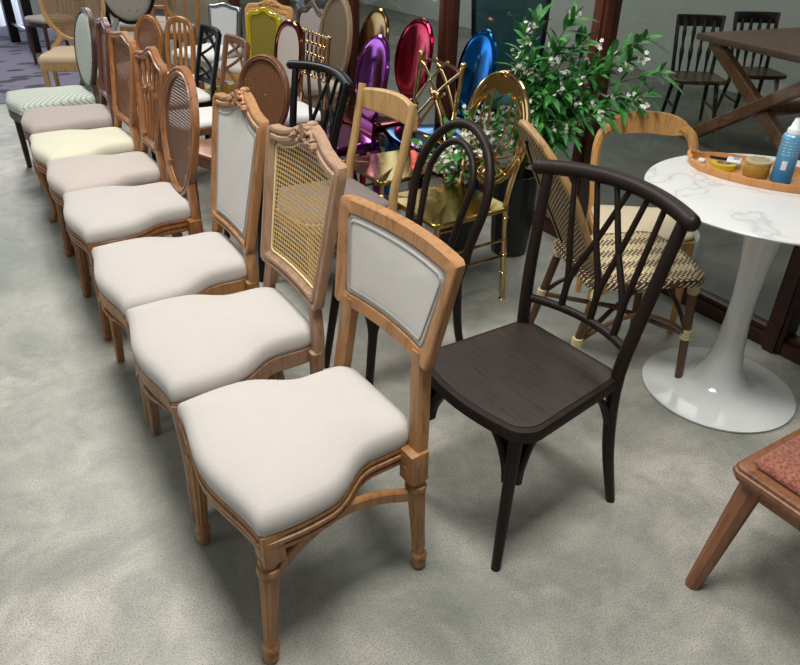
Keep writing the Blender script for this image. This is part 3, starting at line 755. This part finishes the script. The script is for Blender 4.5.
# ------------------------------------------------------------------ back rows
panel_chair('dining_chair', 'large grey-gold cane oval-back chair with a pale moulded frame, left of the bronze chair', (2.10, 4.56, 0), FM(0), wood('taupe_frame', '9A8468', '746048', .5), LINEN3,
    oval_out(.74, .225, .28, .03), CANE_G, wf=.40, wr=.38, d=.38, fw=.03, rk=.15, cv=.2, puff=.004, posts=.58, post_from=.13, legs='square')
panel_chair('dining_chair', 'dark brown framed chair with a plain grey upholstered back, behind the gold ballroom chair', (2.08, 4.96, 0), FM(0), WALNUT, LINEN3,
    rect_out(.50, .90, .40, .46, .05, .08), fabric('stone_cloth', '958E88'), wf=.46, wr=.40, d=.44, fw=.05, rk=.15, cv=.2, puff=.01, posts=.55, post_from=.15, legs='square')
panel_chair('dining_chair', 'wide carved honey wood chair with a taupe back, right of the yellow chair', (2.03, 5.42, 0), FM(30), PALEOAK, LINEN3,
    rect_out(.50, .86, .42, .46, .04, .06), TAUPE, wf=.46, wr=.40, d=.44, fw=.07, rk=.15, cv=.2, puff=.01, posts=.55, post_from=.16, legs='square', crest=(.855, .2, .03))
panel_chair('dining_chair', 'glossy yellow-green chair with a louvred back', (1.72, 4.80, 0), FM(24), YELLOW, None,
    rect_out(.48, .90, .27, .32, .03, .06), weave2('yellow_louvre', '6E6420', '8C7C1C', 200, .1), wf=.42, wr=.38, d=.42, fw=.032, rk=.14, cv=.2, puff=.004, posts=.56, post_from=.12, legs='cabriole', mould=True)
panel_chair('dining_chair', 'silver leaf chair with a pale grey upholstered back', (1.91, 6.08, 0), FM(30), SILVER, WHITE,
    rect_out(.45, .79, .31, .34, .02, .03), fabric('pale_grey_cloth', 'BFC1C2'), wf=.44, wr=.38, d=.42, fw=.03, rk=.14, cv=.2, puff=.01, posts=.53, post_from=.12, legs='square')
panel_chair('dining_chair', 'dark cherry and copper chair with an arched mauve back, left of the gold ballroom chair', (1.66, 4.34, 0), FM(6), CHERRY, LINEN3,
    oval_out(.70, .17, .215, .05, 72, 2.3), TAUPE, wf=.42, wr=.38, d=.42, fw=.032, rk=.14, cv=.2, puff=.008, posts=.58, post_from=.12, legs='square', framemat=COPPER)
panel_chair('dining_chair', 'beige chair with a large oval cane back, on the patterned carpet edge', (.93, 6.44, 0), FM(72), wood('straw_wood', 'B08E5C', '8C6C42', .5), BEIGE,
    oval_out(.80, .25, .29, .02), CANE_T, wf=.50, wr=.44, d=.46, fw=.034, rk=.14, cv=.15, puff=0, posts=.58, post_from=.13, legs='square', ch=.05)
TC = panel_chair('dining_chair', 'grey button-tufted oval-back chair with a black and silver frame', (1.44, 6.98, 0), FM(60), SILVER, GREYTUFT,
    oval_out(.84, .25, .29, .02), GREYTUFT, wf=.50, wr=.42, d=.46, fw=.03, rk=.14, cv=.2, puff=.03, posts=.6, post_from=.12, legs='cabriole', framemat=BLACK)
Ft = back_map(.23 - .03, .435, .14, .2)
mb = MB()
for u in range(-2, 3):
    for v in range(-2, 3):
        if abs(u) + abs(v) < 4: mb.ball(Ft(u * .075 + (v % 2) * .037, .84 + v * .085, -.032), (.008, .006, .008), 8, 5)
mb.build('tufting_buttons', GREYTUFT, TC)
panel_chair('dining_chair', 'oak chair with a tall cane back, behind the tufted grey chair', (1.88, 7.90, 0), FM(55), HONEY, LINEN3,
    rect_out(.56, 1.06, .30, .36, .02, .05), CANE_T, wf=.44, wr=.38, d=.44, fw=.034, rk=.12, cv=.2, puff=0, posts=.6, post_from=.13, legs='square')
def spindle_bench(loc, rz):
    T = slat_chair('oak armless chair with thin upright spindles, at the back of the room', loc, rz, HONEY2, LINEN3, .44, 1.0)
spindle_bench((1.98, 7.42, 0), FM(60))

# pale display board and black table at the far end
T = thing('display_board', 'plain beige standing board at the back of the showroom', 'board', (2.46, 8.0, 0), R(-15))
box_obj('board_panel', (0, 0, .80), (.75, .03, 1.1), paint('beige_board', 'A79F8A', .6), None, T)
for s in (-1, 1): box_obj('foot', (s * .3, 0, .13), (.05, .30, .26), WALNUT, None, T)
T = thing('black_table', 'black table with tall square legs by the pale curtain', 'table', (1.28, 9.85, 0), R(8))
box_obj('tabletop', (0, 0, .98), (1.0, 1.0, .04), BLACK, None, T)
for sx, sy in ((-1, -1), (-1, 1), (1, -1), (1, 1)): box_obj('leg', (sx * .42, sy * .42, .48), (.10, .10, .96), BLACK, None, T)
box_obj('stretcher', (-.42, 0, .22), (.03, .74, .03), SILVER, None, T)
slat_chair('dark walnut chair tucked beside the black table', (1.05, 8.55, 0), FM(20), WALNUT, GREYTUFT, .36, 1.0)

# curtain over the far window
def curtain(x0, x1, y, label):
    m, n, l, b = nt('sheer_curtain'); v = coords(n, l); f = noise(n, l, v, 30, 2)
    l.new(mixc(n, l, f, srgb('D9DEE8'), srgb('EEF1F6')), b.inputs['Base Color']); b.inputs['Roughness'].default_value = .9
    b.inputs['Transmission Weight'].default_value = 0
    tl = n.new('ShaderNodeBsdfTranslucent'); tl.inputs[0].default_value = (.75, .80, .9, 1); mx = n.new('ShaderNodeMixShader'); mx.inputs[0].default_value = .5
    l.new(b.outputs[0], mx.inputs[1]); l.new(tl.outputs[0], mx.inputs[2]); l.new(mx.outputs[0], n['Material Output'].inputs['Surface'])
    mb = MB(); N = 160; a = []
    for z in (.02, 1.3, 2.6): a.append([(x0 + (x1 - x0) * i / N, y + .035 * sin(i * .55) + .015 * sin(i * 1.3), z) for i in range(N + 1)])
    for k in range(2):
        A = mb.ring(a[k]); B = mb.ring(a[k + 1])
        for i in range(N): mb.bm.faces.new((A[i], A[i + 1], B[i + 1], B[i]))
    o = mb.build('curtain', m, None, 80); tag(o, label, 'curtain')
curtain(-1.6, 1.05, 11.5, 'sheer white curtain hanging at the far end of the room')

# ------------------------------------------------------------------ tulip table and what is on it
TX, TY = 2.18, 1.19
T = thing('tulip_table', 'white marble topped pedestal table with a trumpet base', 'table', (TX, TY, 0))
mb = MB(); mb.lathe([(.0, .0), (.262, 0), (.272, .004), (.273, .010), (.255, .013), (.20, .017), (.14, .027), (.095, .052), (.068, .105), (.052, .19), (.043, .30), (.041, .40), (.047, .52), (.060, .63), (.080, .72), (.10, .752), (.0, .755)], 64); mb.build('pedestal', WHITEP, T)
mb = MB(); mb.lathe([(.0, .753), (.33, .753), (.385, .762), (.412, .772), (.414, .777), (.411, .781), (.0, .781)], 96); mb.build('tabletop', MARBLE, T)
ZT = .781
def ell(a, b, n=56): return [V((a * cos(2 * pi * i / n), b * sin(2 * pi * i / n))) for i in range(n)]
TRAYW = wood('tray_wood', 'C99259', 'AE743D', .5)
T = thing('oval_tray', 'oval wooden tray with raised rim on the white pedestal table', 'tray', (2.262, 1.325, ZT), R(-72))
o_ = ell(.235, .125)
mb = MB(); mb.loft([[(p.x * s, p.y * s, z) for p in o_] for s, z in ((.9, .0005), (.97, .0005), (1.0, .022), (.985, .027), (.955, .027), (.935, .010), (.02, .009))]); mb.build('tray_body', TRAYW, T)
for s in (-1, 1):
    mb = MB(); mb.sweep(spl([(s * .215, -.04, .024), (s * .232, -.02, .032), (s * .238, 0, .034), (s * .232, .02, .032), (s * .215, .04, .024)], 5), rsq(.014, .014, .3), (0, 0, 1)); mb.build('handle', TRAYW, T)
ZR = ZT + .0105
def on_tray(x, y): return (x, y, ZR)
AMBER, n, l, b = nt('amber_plastic'); b.inputs['Base Color'].default_value = (*srgb('B58A32'), 1); b.inputs['Roughness'].default_value = .2; b.inputs['Transmission Weight'].default_value = .35
v = coords(n, l); l.new(mixc(n, l, noise(n, l, v, 40, 2), srgb('A87C24'), srgb('D0AA58')), b.inputs['Base Color'])
T = thing('jar', 'small amber jar with a perforated pale lid on the tray', 'jar', (2.235, 1.315, ZR))
mb = MB(); mb.lathe([(0, 0), (.038, 0), (.041, .004), (.041, .042), (.039, .045), (0, .045)], 32); mb.build('jar_body', AMBER, T)
mb = MB(); mb.lathe([(0, .045), (.042, .045), (.0425, .048), (.042, .053), (.0, .054)], 32); LD = mb.build('lid', paint('lid_plastic', 'B9A77A', .4), T)
mb = MB()
for i in range(-3, 4):
    for j in range(-3, 4):
        if i * i + j * j < 11: mb.lathe([(0, .0535), (.0020, .0538), (.0018, .0546), (0, .0546)], 8, (i * .010 + (j % 2) * .005, j * .0095, 0))
mb.build('lid_holes', paint('hole_dark', '3B3222', .8), LD)
T = thing('spray_can', 'blue spray can with a white cap standing on the tray', 'spray can', (2.258, 1.238, ZR))
def can_label():
    m, n, l, b = nt('can_print'); t = n.new('ShaderNodeTexCoord'); sp = n.new('ShaderNodeSeparateXYZ'); l.new(t.outputs['Object'], sp.inputs[0])
    s = math_(n, l, 'SINE', math_(n, l, 'MULTIPLY', sp.outputs[2], 620)); f = noise(n, l, coords(n, l, (90, 90, 8)), 3, 1)
    a = math_(n, l, 'MULTIPLY', math_(n, l, 'GREATER_THAN', s, .5), math_(n, l, 'GREATER_THAN', f, .52))
    hi = math_(n, l, 'GREATER_THAN', sp.outputs[2], .085); a = math_(n, l, 'MULTIPLY', a, hi)
    base = ramp(n, l, math_(n, l, 'MULTIPLY', sp.outputs[2], 6), [(.1, srgb('2F6F9A')), (.9, srgb('5E9CC0'))])
    l.new(mixc(n, l, math_(n, l, 'MULTIPLY', a, .6), base, srgb('CFE2EC')), b.inputs['Base Color']); b.inputs['Roughness'].default_value = .3; b.inputs['Metallic'].default_value = .2; return m
mb = MB(); mb.lathe([(0, 0), (.030, 0), (.0325, .003), (.0325, .006), (.0320, .007), (.0320, .142), (.0325, .143), (.0325, .146), (.028, .156), (.022, .160), (0, .160)], 36); CB = mb.build('can_body', can_label(), T)
mb = MB(); mb.lathe([(0, .158), (.024, .158), (.0245, .160), (.024, .172), (.018, .178), (.012, .20), (.010, .205), (0, .205)], 24); mb.build('cap', WHITEP, T)
# small white printed square on the can, turned towards the room
mb = MB(); a0 = R(205); pts = []
for z in (.045, .075): pts.append([(.0328 * cos(a0 + t), .0328 * sin(a0 + t), z) for t in [-.25 + .5 * i / 6 for i in range(7)]])
A_ = mb.ring(pts[0]); B_ = mb.ring(pts[1])
for i in range(6): mb.bm.faces.new((A_[i], A_[i + 1], B_[i + 1], B_[i]))
mb.build('printed_square', paint('pale_print', 'D9D4D6', .4), CB)
YEL = paint('yellow_tape_film', 'C9AE1E', .35)
T = thing('tape_roll', 'flat yellow tape roll lying on the tray', 'tape', (2.205, 1.42, ZR))
mb = MB(); mb.loft([[(r * cos(2 * pi * i / 36), r * sin(2 * pi * i / 36), z) for i in range(36)] for r, z in ((.026, 0), (.042, 0), (.042, .018), (.026, .018))], closed=True); mb.build('roll', YEL, T)
mb = MB(); mb.loft([[(r * cos(2 * pi * i / 36), r * sin(2 * pi * i / 36), z) for i in range(36)] for r, z in ((.023, 0), (.026, 0), (.026, .0185), (.023, .0185))], closed=True); mb.build('core', paint('card_core', 'A99A78', .8), T)
T = thing('packet', 'small white printed packet leaning on the yellow tape roll', 'packet', (2.245, 1.41, ZR + .019), R(30))
mb = MB(); mb.box((0, 0, .004), (.062, .045, .006), .002); mb.build('packet_body', paint('packet_white', 'DCDDE3', .4), T)
mb = MB(); mb.box((.012, -.006, .0073), (.03, .02, .0006), 0); mb.build('packet_print', paint('packet_blue', '8C93B4', .4), T)
mb = MB(); mb.tube([(2.20, 1.475, ZR + .0235), (2.232, 1.43, ZR + .0235)], .005, 8); tag(mb.build('pen', BLACK), 'short black pen lying across the tray contents', 'pen')
mb = MB(); mb.box((2.193, 1.50, ZR + .006), (.03, .022, .010), .004, M.Rotation(.5, 3, 'Z')); tag(mb.build('eraser', paint('white_rubber', 'E3E0DC', .6)), 'small white rubber block at the tray tip', 'eraser')

# ------------------------------------------------------------------ rattan bistro chair
def bistro(loc, rz):
    T = thing('bistro_chair', 'woven brown and cream rattan bistro chair turned towards the white table', 'chair', loc, rz)
    out = seat_outline(.44, .40, .44, 'round')
    mb = MB(); mb.loft([[(p.x * s, p.y * s, z) for p in out] for s, z in ((.95, .425), (1.0, .43), (1.01, .445), (.985, .456), (.90, .458))], caps=False); mb.build('seat_edge', WOVEDGE, T)
    mb = MB(); mb.loft([[(p.x * s, p.y * s, z) for p in out] for s, z in ((.90, .458), (.6, .455), (.3, .453), (.02, .452))]); mb.build('seat', WOVEN, T)
    legs = [(-1, -1), (1, -1), (-1, 1), (1, 1)]
    foot = {}
    for sx, sy in legs:
        a = V((sx * .18, sy * .18, .43)); b = V((sx * .195, sy * .21 + (.07 if sy > 0 else -.0), 0)); m = (a + b) / 2 + V((0, 0, 0)); foot[(sx, sy)] = (a, b)
        L = round_leg(a, b, .017, .0145, RATTAN, T, 10)
        for t in (.06, .5):
            mb = MB(); p = a.lerp(b, t)
            for k in range(5): mb.lathe([(.0165, 0), (.0205, .003), (.0205, .006), (.0165, .009)], 14, (p.x, p.y, p.z - .02 + k * .0085))
            mb.build('cane_binding', ROPE, L)
    for a, b in ((legs[0], legs[3]), (legs[1], legs[2])):
        p = foot[a][0].lerp(foot[a][1], .5); q = foot[b][0].lerp(foot[b][1], .5)
        mb = MB(); mb.tube([p, (p + q) / 2 + V((0, 0, .03 if a == legs[0] else .012)), q], .010, 8); mb.build('stretcher', RATTAN, T)
    for a, b in ((legs[0], legs[1]), (legs[1], legs[3]), (legs[0], legs[2])):
        p = foot[a][0].lerp(foot[a][1], .5); q = foot[b][0].lerp(foot[b][1], .5)
        mb = MB(); mb.tube(spl([p, p.lerp(q, .2) + V((0, 0, .06)), (p + q) / 2 + V((0, 0, .10)), p.lerp(q, .8) + V((0, 0, .06)), q], 5), .009, 8); mb.build('bent_brace', RATTAN, T)
    F = back_map(.19, .44, .50, .5)
    ov = []
    for i in range(31):
        t = i / 30; a = pi * t; ov.append((.205 * cos(a) * (1 + .0 * t), .74 + .21 * sin(a)))
    arch = [(.19, .42), (.197, .58)] + ov + [(-.197, .58), (-.19, .42)]
    for d, r in ((0, .0135), (.055, .008)):
        k = 1 - d / .2
        mb = MB(); mb.tube([F(x * k, .42 + (v - .42) * (1 - d * .75 / .4), -.012 if d else 0) for x, v in arch], r, 9); mb.build('back_hoop', RATTANL, T)
    mb = MB(); A = [F(x * .985, v) for x, v in arch]; B = [F(x * .73, .42 + (v - .42) * .9) for x, v in arch]
    for off in (-.011, .011):
        a_ = mb.ring([p + V((0, off, 0)) for p in A]); b_ = mb.ring([p + V((0, off, 0)) for p in B])
        for i in range(len(A) - 1): mb.bm.faces.new((a_[i], a_[i + 1], b_[i + 1], b_[i]))
    mb.build('back_border', WOVEDGE, T)
    inn = resample([(x * .73, .42 + (v - .42) * .9) for x, v in arch], 60)
    panel(F, [V(p) for p in inn], 0, WOVEDGE, T, .006, .006)
    return T
bistro((1.96, 1.55, 0), R(68))

# ------------------------------------------------------------------ oak chair with a wrap-round rail
def wrap_chair(loc, rz):
    T = thing('dining_chair', 'light oak chair with a wide wrap-around top rail between plant and white table', 'chair', loc, rz)
    out = seat_outline(.40, .40, .34, 'round'); rail(out, .39, .425, PALEOAK, T, .04, False); cushion('seat', out, .424, .02, CORD, T, .96, .004)
    for s in (-1, 1):
        round_leg((s * .17, -.14, .42), (s * .18, -.15, 0), .019, .013, PALEOAK, T)
        P = spl([(s * .18, .17, 0), (s * .185, .145, .42), (s * .20, .17, .60), (s * .198, .19, .69), (s * .18, .205, .745), (s * .14, .218, .775)], 8)
        mb = MB(); mb.sweep(P, rsq(.03, .026, .35), (0, 1, 0), False, [.8 + .75 * min(1, i / len(P)) for i in range(len(P))]); mb.build('leg', PALEOAK, T)
    mb = MB(); K = 24; P = []; S = []
    for i in range(K + 1):
        u = -1 + 2 * i / K; P.append((u * .150, .216 + .035 * (1 - u * u), .770 + .014 * (1 - u ** 2))); S.append((1, .088 - .040 * u ** 4))
    mb.sweep(P, rsq(.028, 1, .12), (0, 0, 1), False, S); mb.build('top_rail', PALEOAK, T)
wrap_chair((2.305, 1.785, 0), R(-38))

# ------------------------------------------------------------------ low stool bottom right
T = thing('stool', 'low russet wooden stool with a rust woven cushion', 'stool', (1.36 + .26, .645 - .26, 0), 0)
o_ = resample([(-.25, -.27), (.25, -.27), (.262, -.258), (.262, .25), (.25, .262), (-.25, .262), (-.262, .25), (-.262, -.258)], 96)
mb = MB(); mb.loft([[(p.x * s, p.y * s, z) for p in o_] for s, z in ((.90, .385), (.975, .385), (.985, .389), (.985, .398), (1.0, .400), (1.0, .412), (.985, .415), (.985, .424), (.97, .428), (.85, .428))]); mb.build('seat_frame', STOOLW, T)
cushion('cushion', resample([(p.x * .88, p.y * .88) for p in o_], 80), .428, .028, RUST, T, 1, .008)
for sx, sy in ((-1, -1), (-1, 1), (1, -1), (1, 1)):
    mb = MB(); P = [V((sx * .215, sy * .215, .39)), V((sx * .268, sy * .25, 0.0))]
    Q = [P[0].lerp(P[1], i / 6) for i in range(7)]; mb.sweep(Q, rsq(1, 1, .3), (0, 1, 0), False, [.056 - .018 * i / 6 for i in range(7)]); mb.build('leg', STOOLW, T)
for s in (-1, 1):
    mb = MB(); mb.box((0, s * .215, .365), (.40, .022, .05), .004); mb.build('apron', STOOLW, T)
    mb = MB(); mb.box((s * .215, 0, .365), (.022, .40, .05), .004); mb.build('apron', STOOLW, T)

# ------------------------------------------------------------------ plant
def leaf_mat():
    m, n, l, b = nt('green_leaf'); v = coords(n, l); f = noise(n, l, v, 14, 3)
    l.new(ramp(n, l, f, [(.3, srgb('235426')), (.55, srgb('3E873C')), (.75, srgb('79B25E'))]), b.inputs['Base Color']); b.inputs['Roughness'].default_value = .45; return m
LEAFM = leaf_mat(); PETAL = paint('white_petal', 'F2F0E4', .6); STEM = paint('green_stem', '4B5A2C', .6)
VASE = paint('black_ceramic', '1C1F20', .35)
def leaf(mb, p, d, L, w, rnd):
    d = d.normalized(); up = V((rnd.uniform(-.5, .5), rnd.uniform(-.5, .5), 1)); s = d.cross(up).normalized(); nn = s.cross(d)
    ts = (0, .2, .5, .8, 1); ws = (.1, .75, 1, .6, .02)
    a = []; c = []; e = []
    for t, k in zip(ts, ws):
        q = p + d * L * t - nn * 0 + V((0, 0, -L * .25 * t * t))
        a.append(mb.bm.verts.new(q + s * w * k + nn * w * .25 * k)); c.append(mb.bm.verts.new(q)); e.append(mb.bm.verts.new(q - s * w * k + nn * w * .25 * k))
    for i in range(4):
        mb.bm.faces.new((a[i], a[i + 1], c[i + 1], c[i])); mb.bm.faces.new((c[i], c[i + 1], e[i + 1], e[i]))
def flower(mb, p, r, rnd):
    for k in range(rnd.randint(5, 8)):
        q = p + V((rnd.gauss(0, r), rnd.gauss(0, r), rnd.gauss(0, r)))
        ax = V((rnd.gauss(0, 1), rnd.gauss(0, 1), rnd.gauss(.6, 1))).normalized(); u = ax.orthogonal().normalized(); v = ax.cross(u)
        for j in range(5):
            t = j * 2 * pi / 5; e = u * cos(t) + v * sin(t); f = u * cos(t + .5) + v * sin(t + .5); g = u * cos(t - .5) + v * sin(t - .5); s = .011
            mb.bm.faces.new([mb.bm.verts.new(x) for x in (q, q + f * s * .7, q + e * s, q + g * s * .7)])
def plant(label, vlabel, loc, targets, seed, hv=.42, rv=.105, n_leaf=26, nfl=6):
    rnd = random.Random(seed); x, y = loc
    Tv = thing('vase', vlabel, 'vase', (x, y, 0))
    mb = MB(); N = 64; rings = []
    for r, z in ((.80, 0), (.86, .006), (.95, .1), (1, .25), (.98, hv - .03), (.94, hv - .01), (.94, hv), (.88, hv), (.85, hv - .05), (.02, hv - .06)):
        rings.append([(rv * r * (1 + .02 * cos(16 * 2 * pi * i / N)) * cos(2 * pi * i / N), rv * r * (1 + .02 * cos(16 * 2 * pi * i / N)) * sin(2 * pi * i / N), z) for i in range(N)])
    mb.loft(rings); mb.build('vase_body', VASE, Tv)
    T = thing('flowering_plant', label, 'plant', (x, y, hv - .055))
    ms, ml, mf = MB(), MB(), MB(); o = V((x, y, hv - .055))
    for tg in targets:
        e = V(tg) - o; b = V((rnd.uniform(-.03, .03), rnd.uniform(-.03, .03), 0))
        P = spl([b, b + V((e.x * .15, e.y * .15, e.z * .45)), V((e.x * .55, e.y * .55, e.z * .8)), e], 6); ms.tube(P, (.005, .0018), 5)
        for k in range(n_leaf):
            t = .22 + .78 * k / n_leaf; i = min(len(P) - 2, int(t * (len(P) - 1))); p = P[i].lerp(P[i + 1], rnd.random()); ax = (P[i + 1] - P[i]).normalized()
            a = k * 2.4; u = ax.orthogonal().normalized(); v = ax.cross(u); dd = (u * cos(a) + v * sin(a)) * .9 + ax * rnd.uniform(.5, 1.5)
            leaf(ml, p, dd, rnd.uniform(.07, .13), rnd.uniform(.009, .017), rnd)
        leaf(ml, P[-2], P[-1] - P[-2], .10, .016, rnd)
        for k in range(nfl):
            i = rnd.randint(len(P) // 3, len(P) - 1); flower(mf, P[i] + V((rnd.gauss(0, .025), rnd.gauss(0, .025), rnd.gauss(.01, .025))), .012, rnd)
    ms.build('stems', STEM, T); ml.build('foliage', LEAFM, T, 60); mf.build('flowers', PETAL, T, 0)
rnd = random.Random(5)
tg1 = [(2.35, 2.61, 1.12), (2.3, 2.63, 1.07), (2.35, 2.38, 1.15), (2.4, 2.35, 1.06), (2.48, 2.13, 1.06), (2.48, 2.07, 1.1), (2.46, 1.96, .99), (2.43, 1.98, .9), (2.4, 2.08, 1.02), (2.35, 2.18, .95), (2.35, 2.44, 1.01), (2.25, 2.41, .93), (2.2, 2.46, .97), (2.2, 2.56, .95), (2.3, 2.2, .84), (2.35, 2.06, .88), (2.3, 2.3, .87), (2.15, 2.27, .76), (2.2, 2.16, .74), (2.4, 2.02, .87), (2.15, 2.25, .88), (2.4, 2.36, .95), (2.3, 2.08, .82), (2.15, 2.38, .84), (2.2, 2.23, .68), (2.1, 2.35, .70), (2.42, 2.25, .98), (2.2, 2.35, .8), (2.3, 2.45, .88)]
plant('large leafy plant with small white flowers standing by the glass wall', 'black ribbed vase under the large leafy plant', (2.27, 2.55), tg1, 11, .42, .105, 38, 4)
tg2 = [(1.9, 2.47, .76), (1.95, 2.42, .72), (1.96, 2.36, .70), (2.0, 2.40, .76), (2.02, 2.34, .70), (1.85, 2.45, .64), (1.92, 2.40, .62), (2.0, 2.36, .62), (1.75, 2.62, .62), (1.76, 2.54, .58), (2.0, 2.45, .80), (2.04, 2.36, .78), (1.95, 2.55, .68), (1.9, 2.62, .66)]
plant('low bunch of white flowers and leaves behind the gold loop-back chair', 'black ribbed vase behind the gold loop-back chair', (1.93, 2.56), tg2, 12, .36, .09, 12, 9)

# ------------------------------------------------------------------ seen through the glass
def windsor(label, loc, rz, k):
    T = thing('spindle_chair', label, 'chair', loc, rz); T.scale = (k, k, k)
    out = seat_outline(.46, .42, .42, 'round'); mb = MB(); mb.loft([[(p.x * s, p.y * s, z) for p in out] for s, z in ((.92, .42), (1, .43), (1, .45), (.97, .458), (.5, .448), (.02, .447))]); mb.build('seat', WALNUT, T)
    for s in (-1, 1):
        round_leg((s * .15, -.14, .43), (s * .2, -.2, 0), .022, .014, BLACK, T); round_leg((s * .15, .14, .43), (s * .19, .22, 0), .022, .014, BLACK, T)
        mb = MB(); mb.tube(spl([(s * .175, .17, .44), (s * .185, .21, .65), (s * .20, .27, .93)], 5), .018, 8); mb.build('back_post', BLACK, T)
        mb = MB(); mb.tube([(s * .175, -.17, .2), (s * .17, .18, .2)], .011, 8); mb.build('stretcher', BLACK, T)
    for k in range(4):
        u = -.115 + .23 * k / 3
        mb = MB(); mb.tube(spl([(u, .18, .44), (u * 1.03, .21, .6), (u * 1.06, .235, .72), (u * 1.1, .26, .88)], 5), (.008, .013, .022, .011, .019, .009), 8); mb.build('spindle', BLACK, T)
    mb = MB(); mb.sweep([(u * .205, .265 + .03 * (1 - u * u), .885) for u in [-1 + 2 * i / 12 for i in range(13)]], rsq(.022, .10, .3), (0, 0, 1)); mb.build('top_rail', BLACK, T)
windsor('black spindle-back chair beyond the glass, left end of the trestle table', (5.10, 3.72, 0), R(-38), .88)
windsor('black spindle-back chair beyond the glass, farther along the trestle table', (5.72, 3.62, 0), R(-32), .88)
FARM = wood('farm_table_wood', '6A5342', '4B382B', .5)
T = thing('trestle_table', 'weathered wooden trestle table with crossed legs beyond the glass', 'table', (5.10, 2.84, 0), R(80))
mb = MB(); mb.box((.0, -.30, .745), (1.3, 1.50, .045), .006); mb.build('tabletop', FARM, T)
FARML = wood('farm_leg_wood', '7C5438', '583823', .5)
for yy in (.38, -.92):
    for s in (-1, 1):
        mb = MB(); mb.sweep([(s * .60, yy + s * .02, .0), (-s * .55, yy + s * .02, .72)], rsq(.085, .07, .12), (0, 1, 0)); mb.build('crossed_leg', FARML, T)
mb = MB(); mb.box((0, -.27, .35), (.06, 1.36, .08), .006); mb.build('stretcher', FARML, T)
T = panel_chair('tall_back_chair', 'tall dark teal upholstered chair with a black studded frame beyond the glass', (3.16, 3.72, 0), FM(58), BLACK, TEALC,
    rect_out(.48, 1.25, .48, .54, .03, .12), TEALC, wf=.5, wr=.46, d=.46, fw=.03, rk=.1, cv=.1, puff=.02, posts=.52, post_from=.2, legs='square', framemat=BLACK)
T = thing('plinth', 'low white round plinth beyond the glass, behind the light oak chair', 'plinth', (2.935, 2.20, 0))
mb = MB(); mb.lathe([(0, 0), (.24, 0), (.25, .01), (.25, .10), (.24, .115), (.0, .116)], 48); mb.build('plinth_drum', WHITEP, T)
mb = MB(); mb.lathe([(0, .1155), (.225, .1155), (.23, .118), (.22, .122), (0, .122)], 48); mb.build('plinth_top', WHITEP, T)

# ------------------------------------------------------------------ light
def area(name, loc, size, power, col=(1, 1, 1), rot=(0, 0, 0), sy=None):
    d = bpy.data.lights.new(name, 'AREA'); d.energy = power; d.color = col; d.shape = 'RECTANGLE'; d.size = size; d.size_y = sy or size
    o = bpy.data.objects.new(name, d); o.location = loc; o.rotation_euler = rot; COL.objects.link(o); return o
for i, (x, y, p) in enumerate(((.62, .78, 72), (.6, 3.0, 56), (.7, 6.0, 56), (2.5, 2.3, 9), (1.2, 8.5, 56))):
    area('ceiling_panel', (x, y, 3.1), .8, p, (1, .975, .94), (0, 0, 0), .8)
area('shopfront_daylight', (-4.5, 2.5, 1.9), 6.0, 52, (.92, .97, 1), (0, R(-90), 0), 2.4).rotation_euler = (0, R(-82), 0)
area('far_window_daylight', (-.2, 12.3, 1.5), 3.0, 160, (.85, .92, 1), (R(-90), 0, 0), 2.2)
area('beyond_fill', (4.6, 3.4, 2.65), 1.5, 36, (.97, 1, .97), (0, 0, 0), 3)  # unseen fill light, added to brighten the room beyond the glass
area('beyond_fill', (5.2, 8.0, 2.65), 1.5, 60, (.97, 1, .97), (0, 0, 0), 4)  # second added fill, lifts the dark far stretch behind the panes
W = bpy.data.worlds.new('world'); sc.world = W; W.use_nodes = True
bg = W.node_tree.nodes['Background']; bg.inputs[0].default_value = (.80, .85, .88, 1); bg.inputs[1].default_value = .16

# ------------------------------------------------------------------ camera
TH, PITCH, ROLL, HC, FPX = .562, .555, .020, 1.565, 698.8
cam = bpy.data.cameras.new('camera'); co = bpy.data.objects.new('camera', cam); COL.objects.link(co)
fw_ = V((sin(TH) * cos(PITCH), cos(TH) * cos(PITCH), -sin(PITCH))); rt = V((cos(TH), -sin(TH), 0)); up = rt.cross(fw_)
r2 = rt * cos(ROLL) + up * sin(ROLL); u2 = up * cos(ROLL) - rt * sin(ROLL)
co.matrix_world = M(((r2.x, u2.x, -fw_.x, 0), (r2.y, u2.y, -fw_.y, 0), (r2.z, u2.z, -fw_.z, HC), (0, 0, 0, 1)))
cam.sensor_fit = 'HORIZONTAL'; cam.sensor_width = 36; cam.lens = 36 * FPX / 800; cam.clip_start = .05
sc.camera = co
sc.view_settings.view_transform = 'Standard'; sc.view_settings.look = 'None'; sc.view_settings.exposure = 0.0
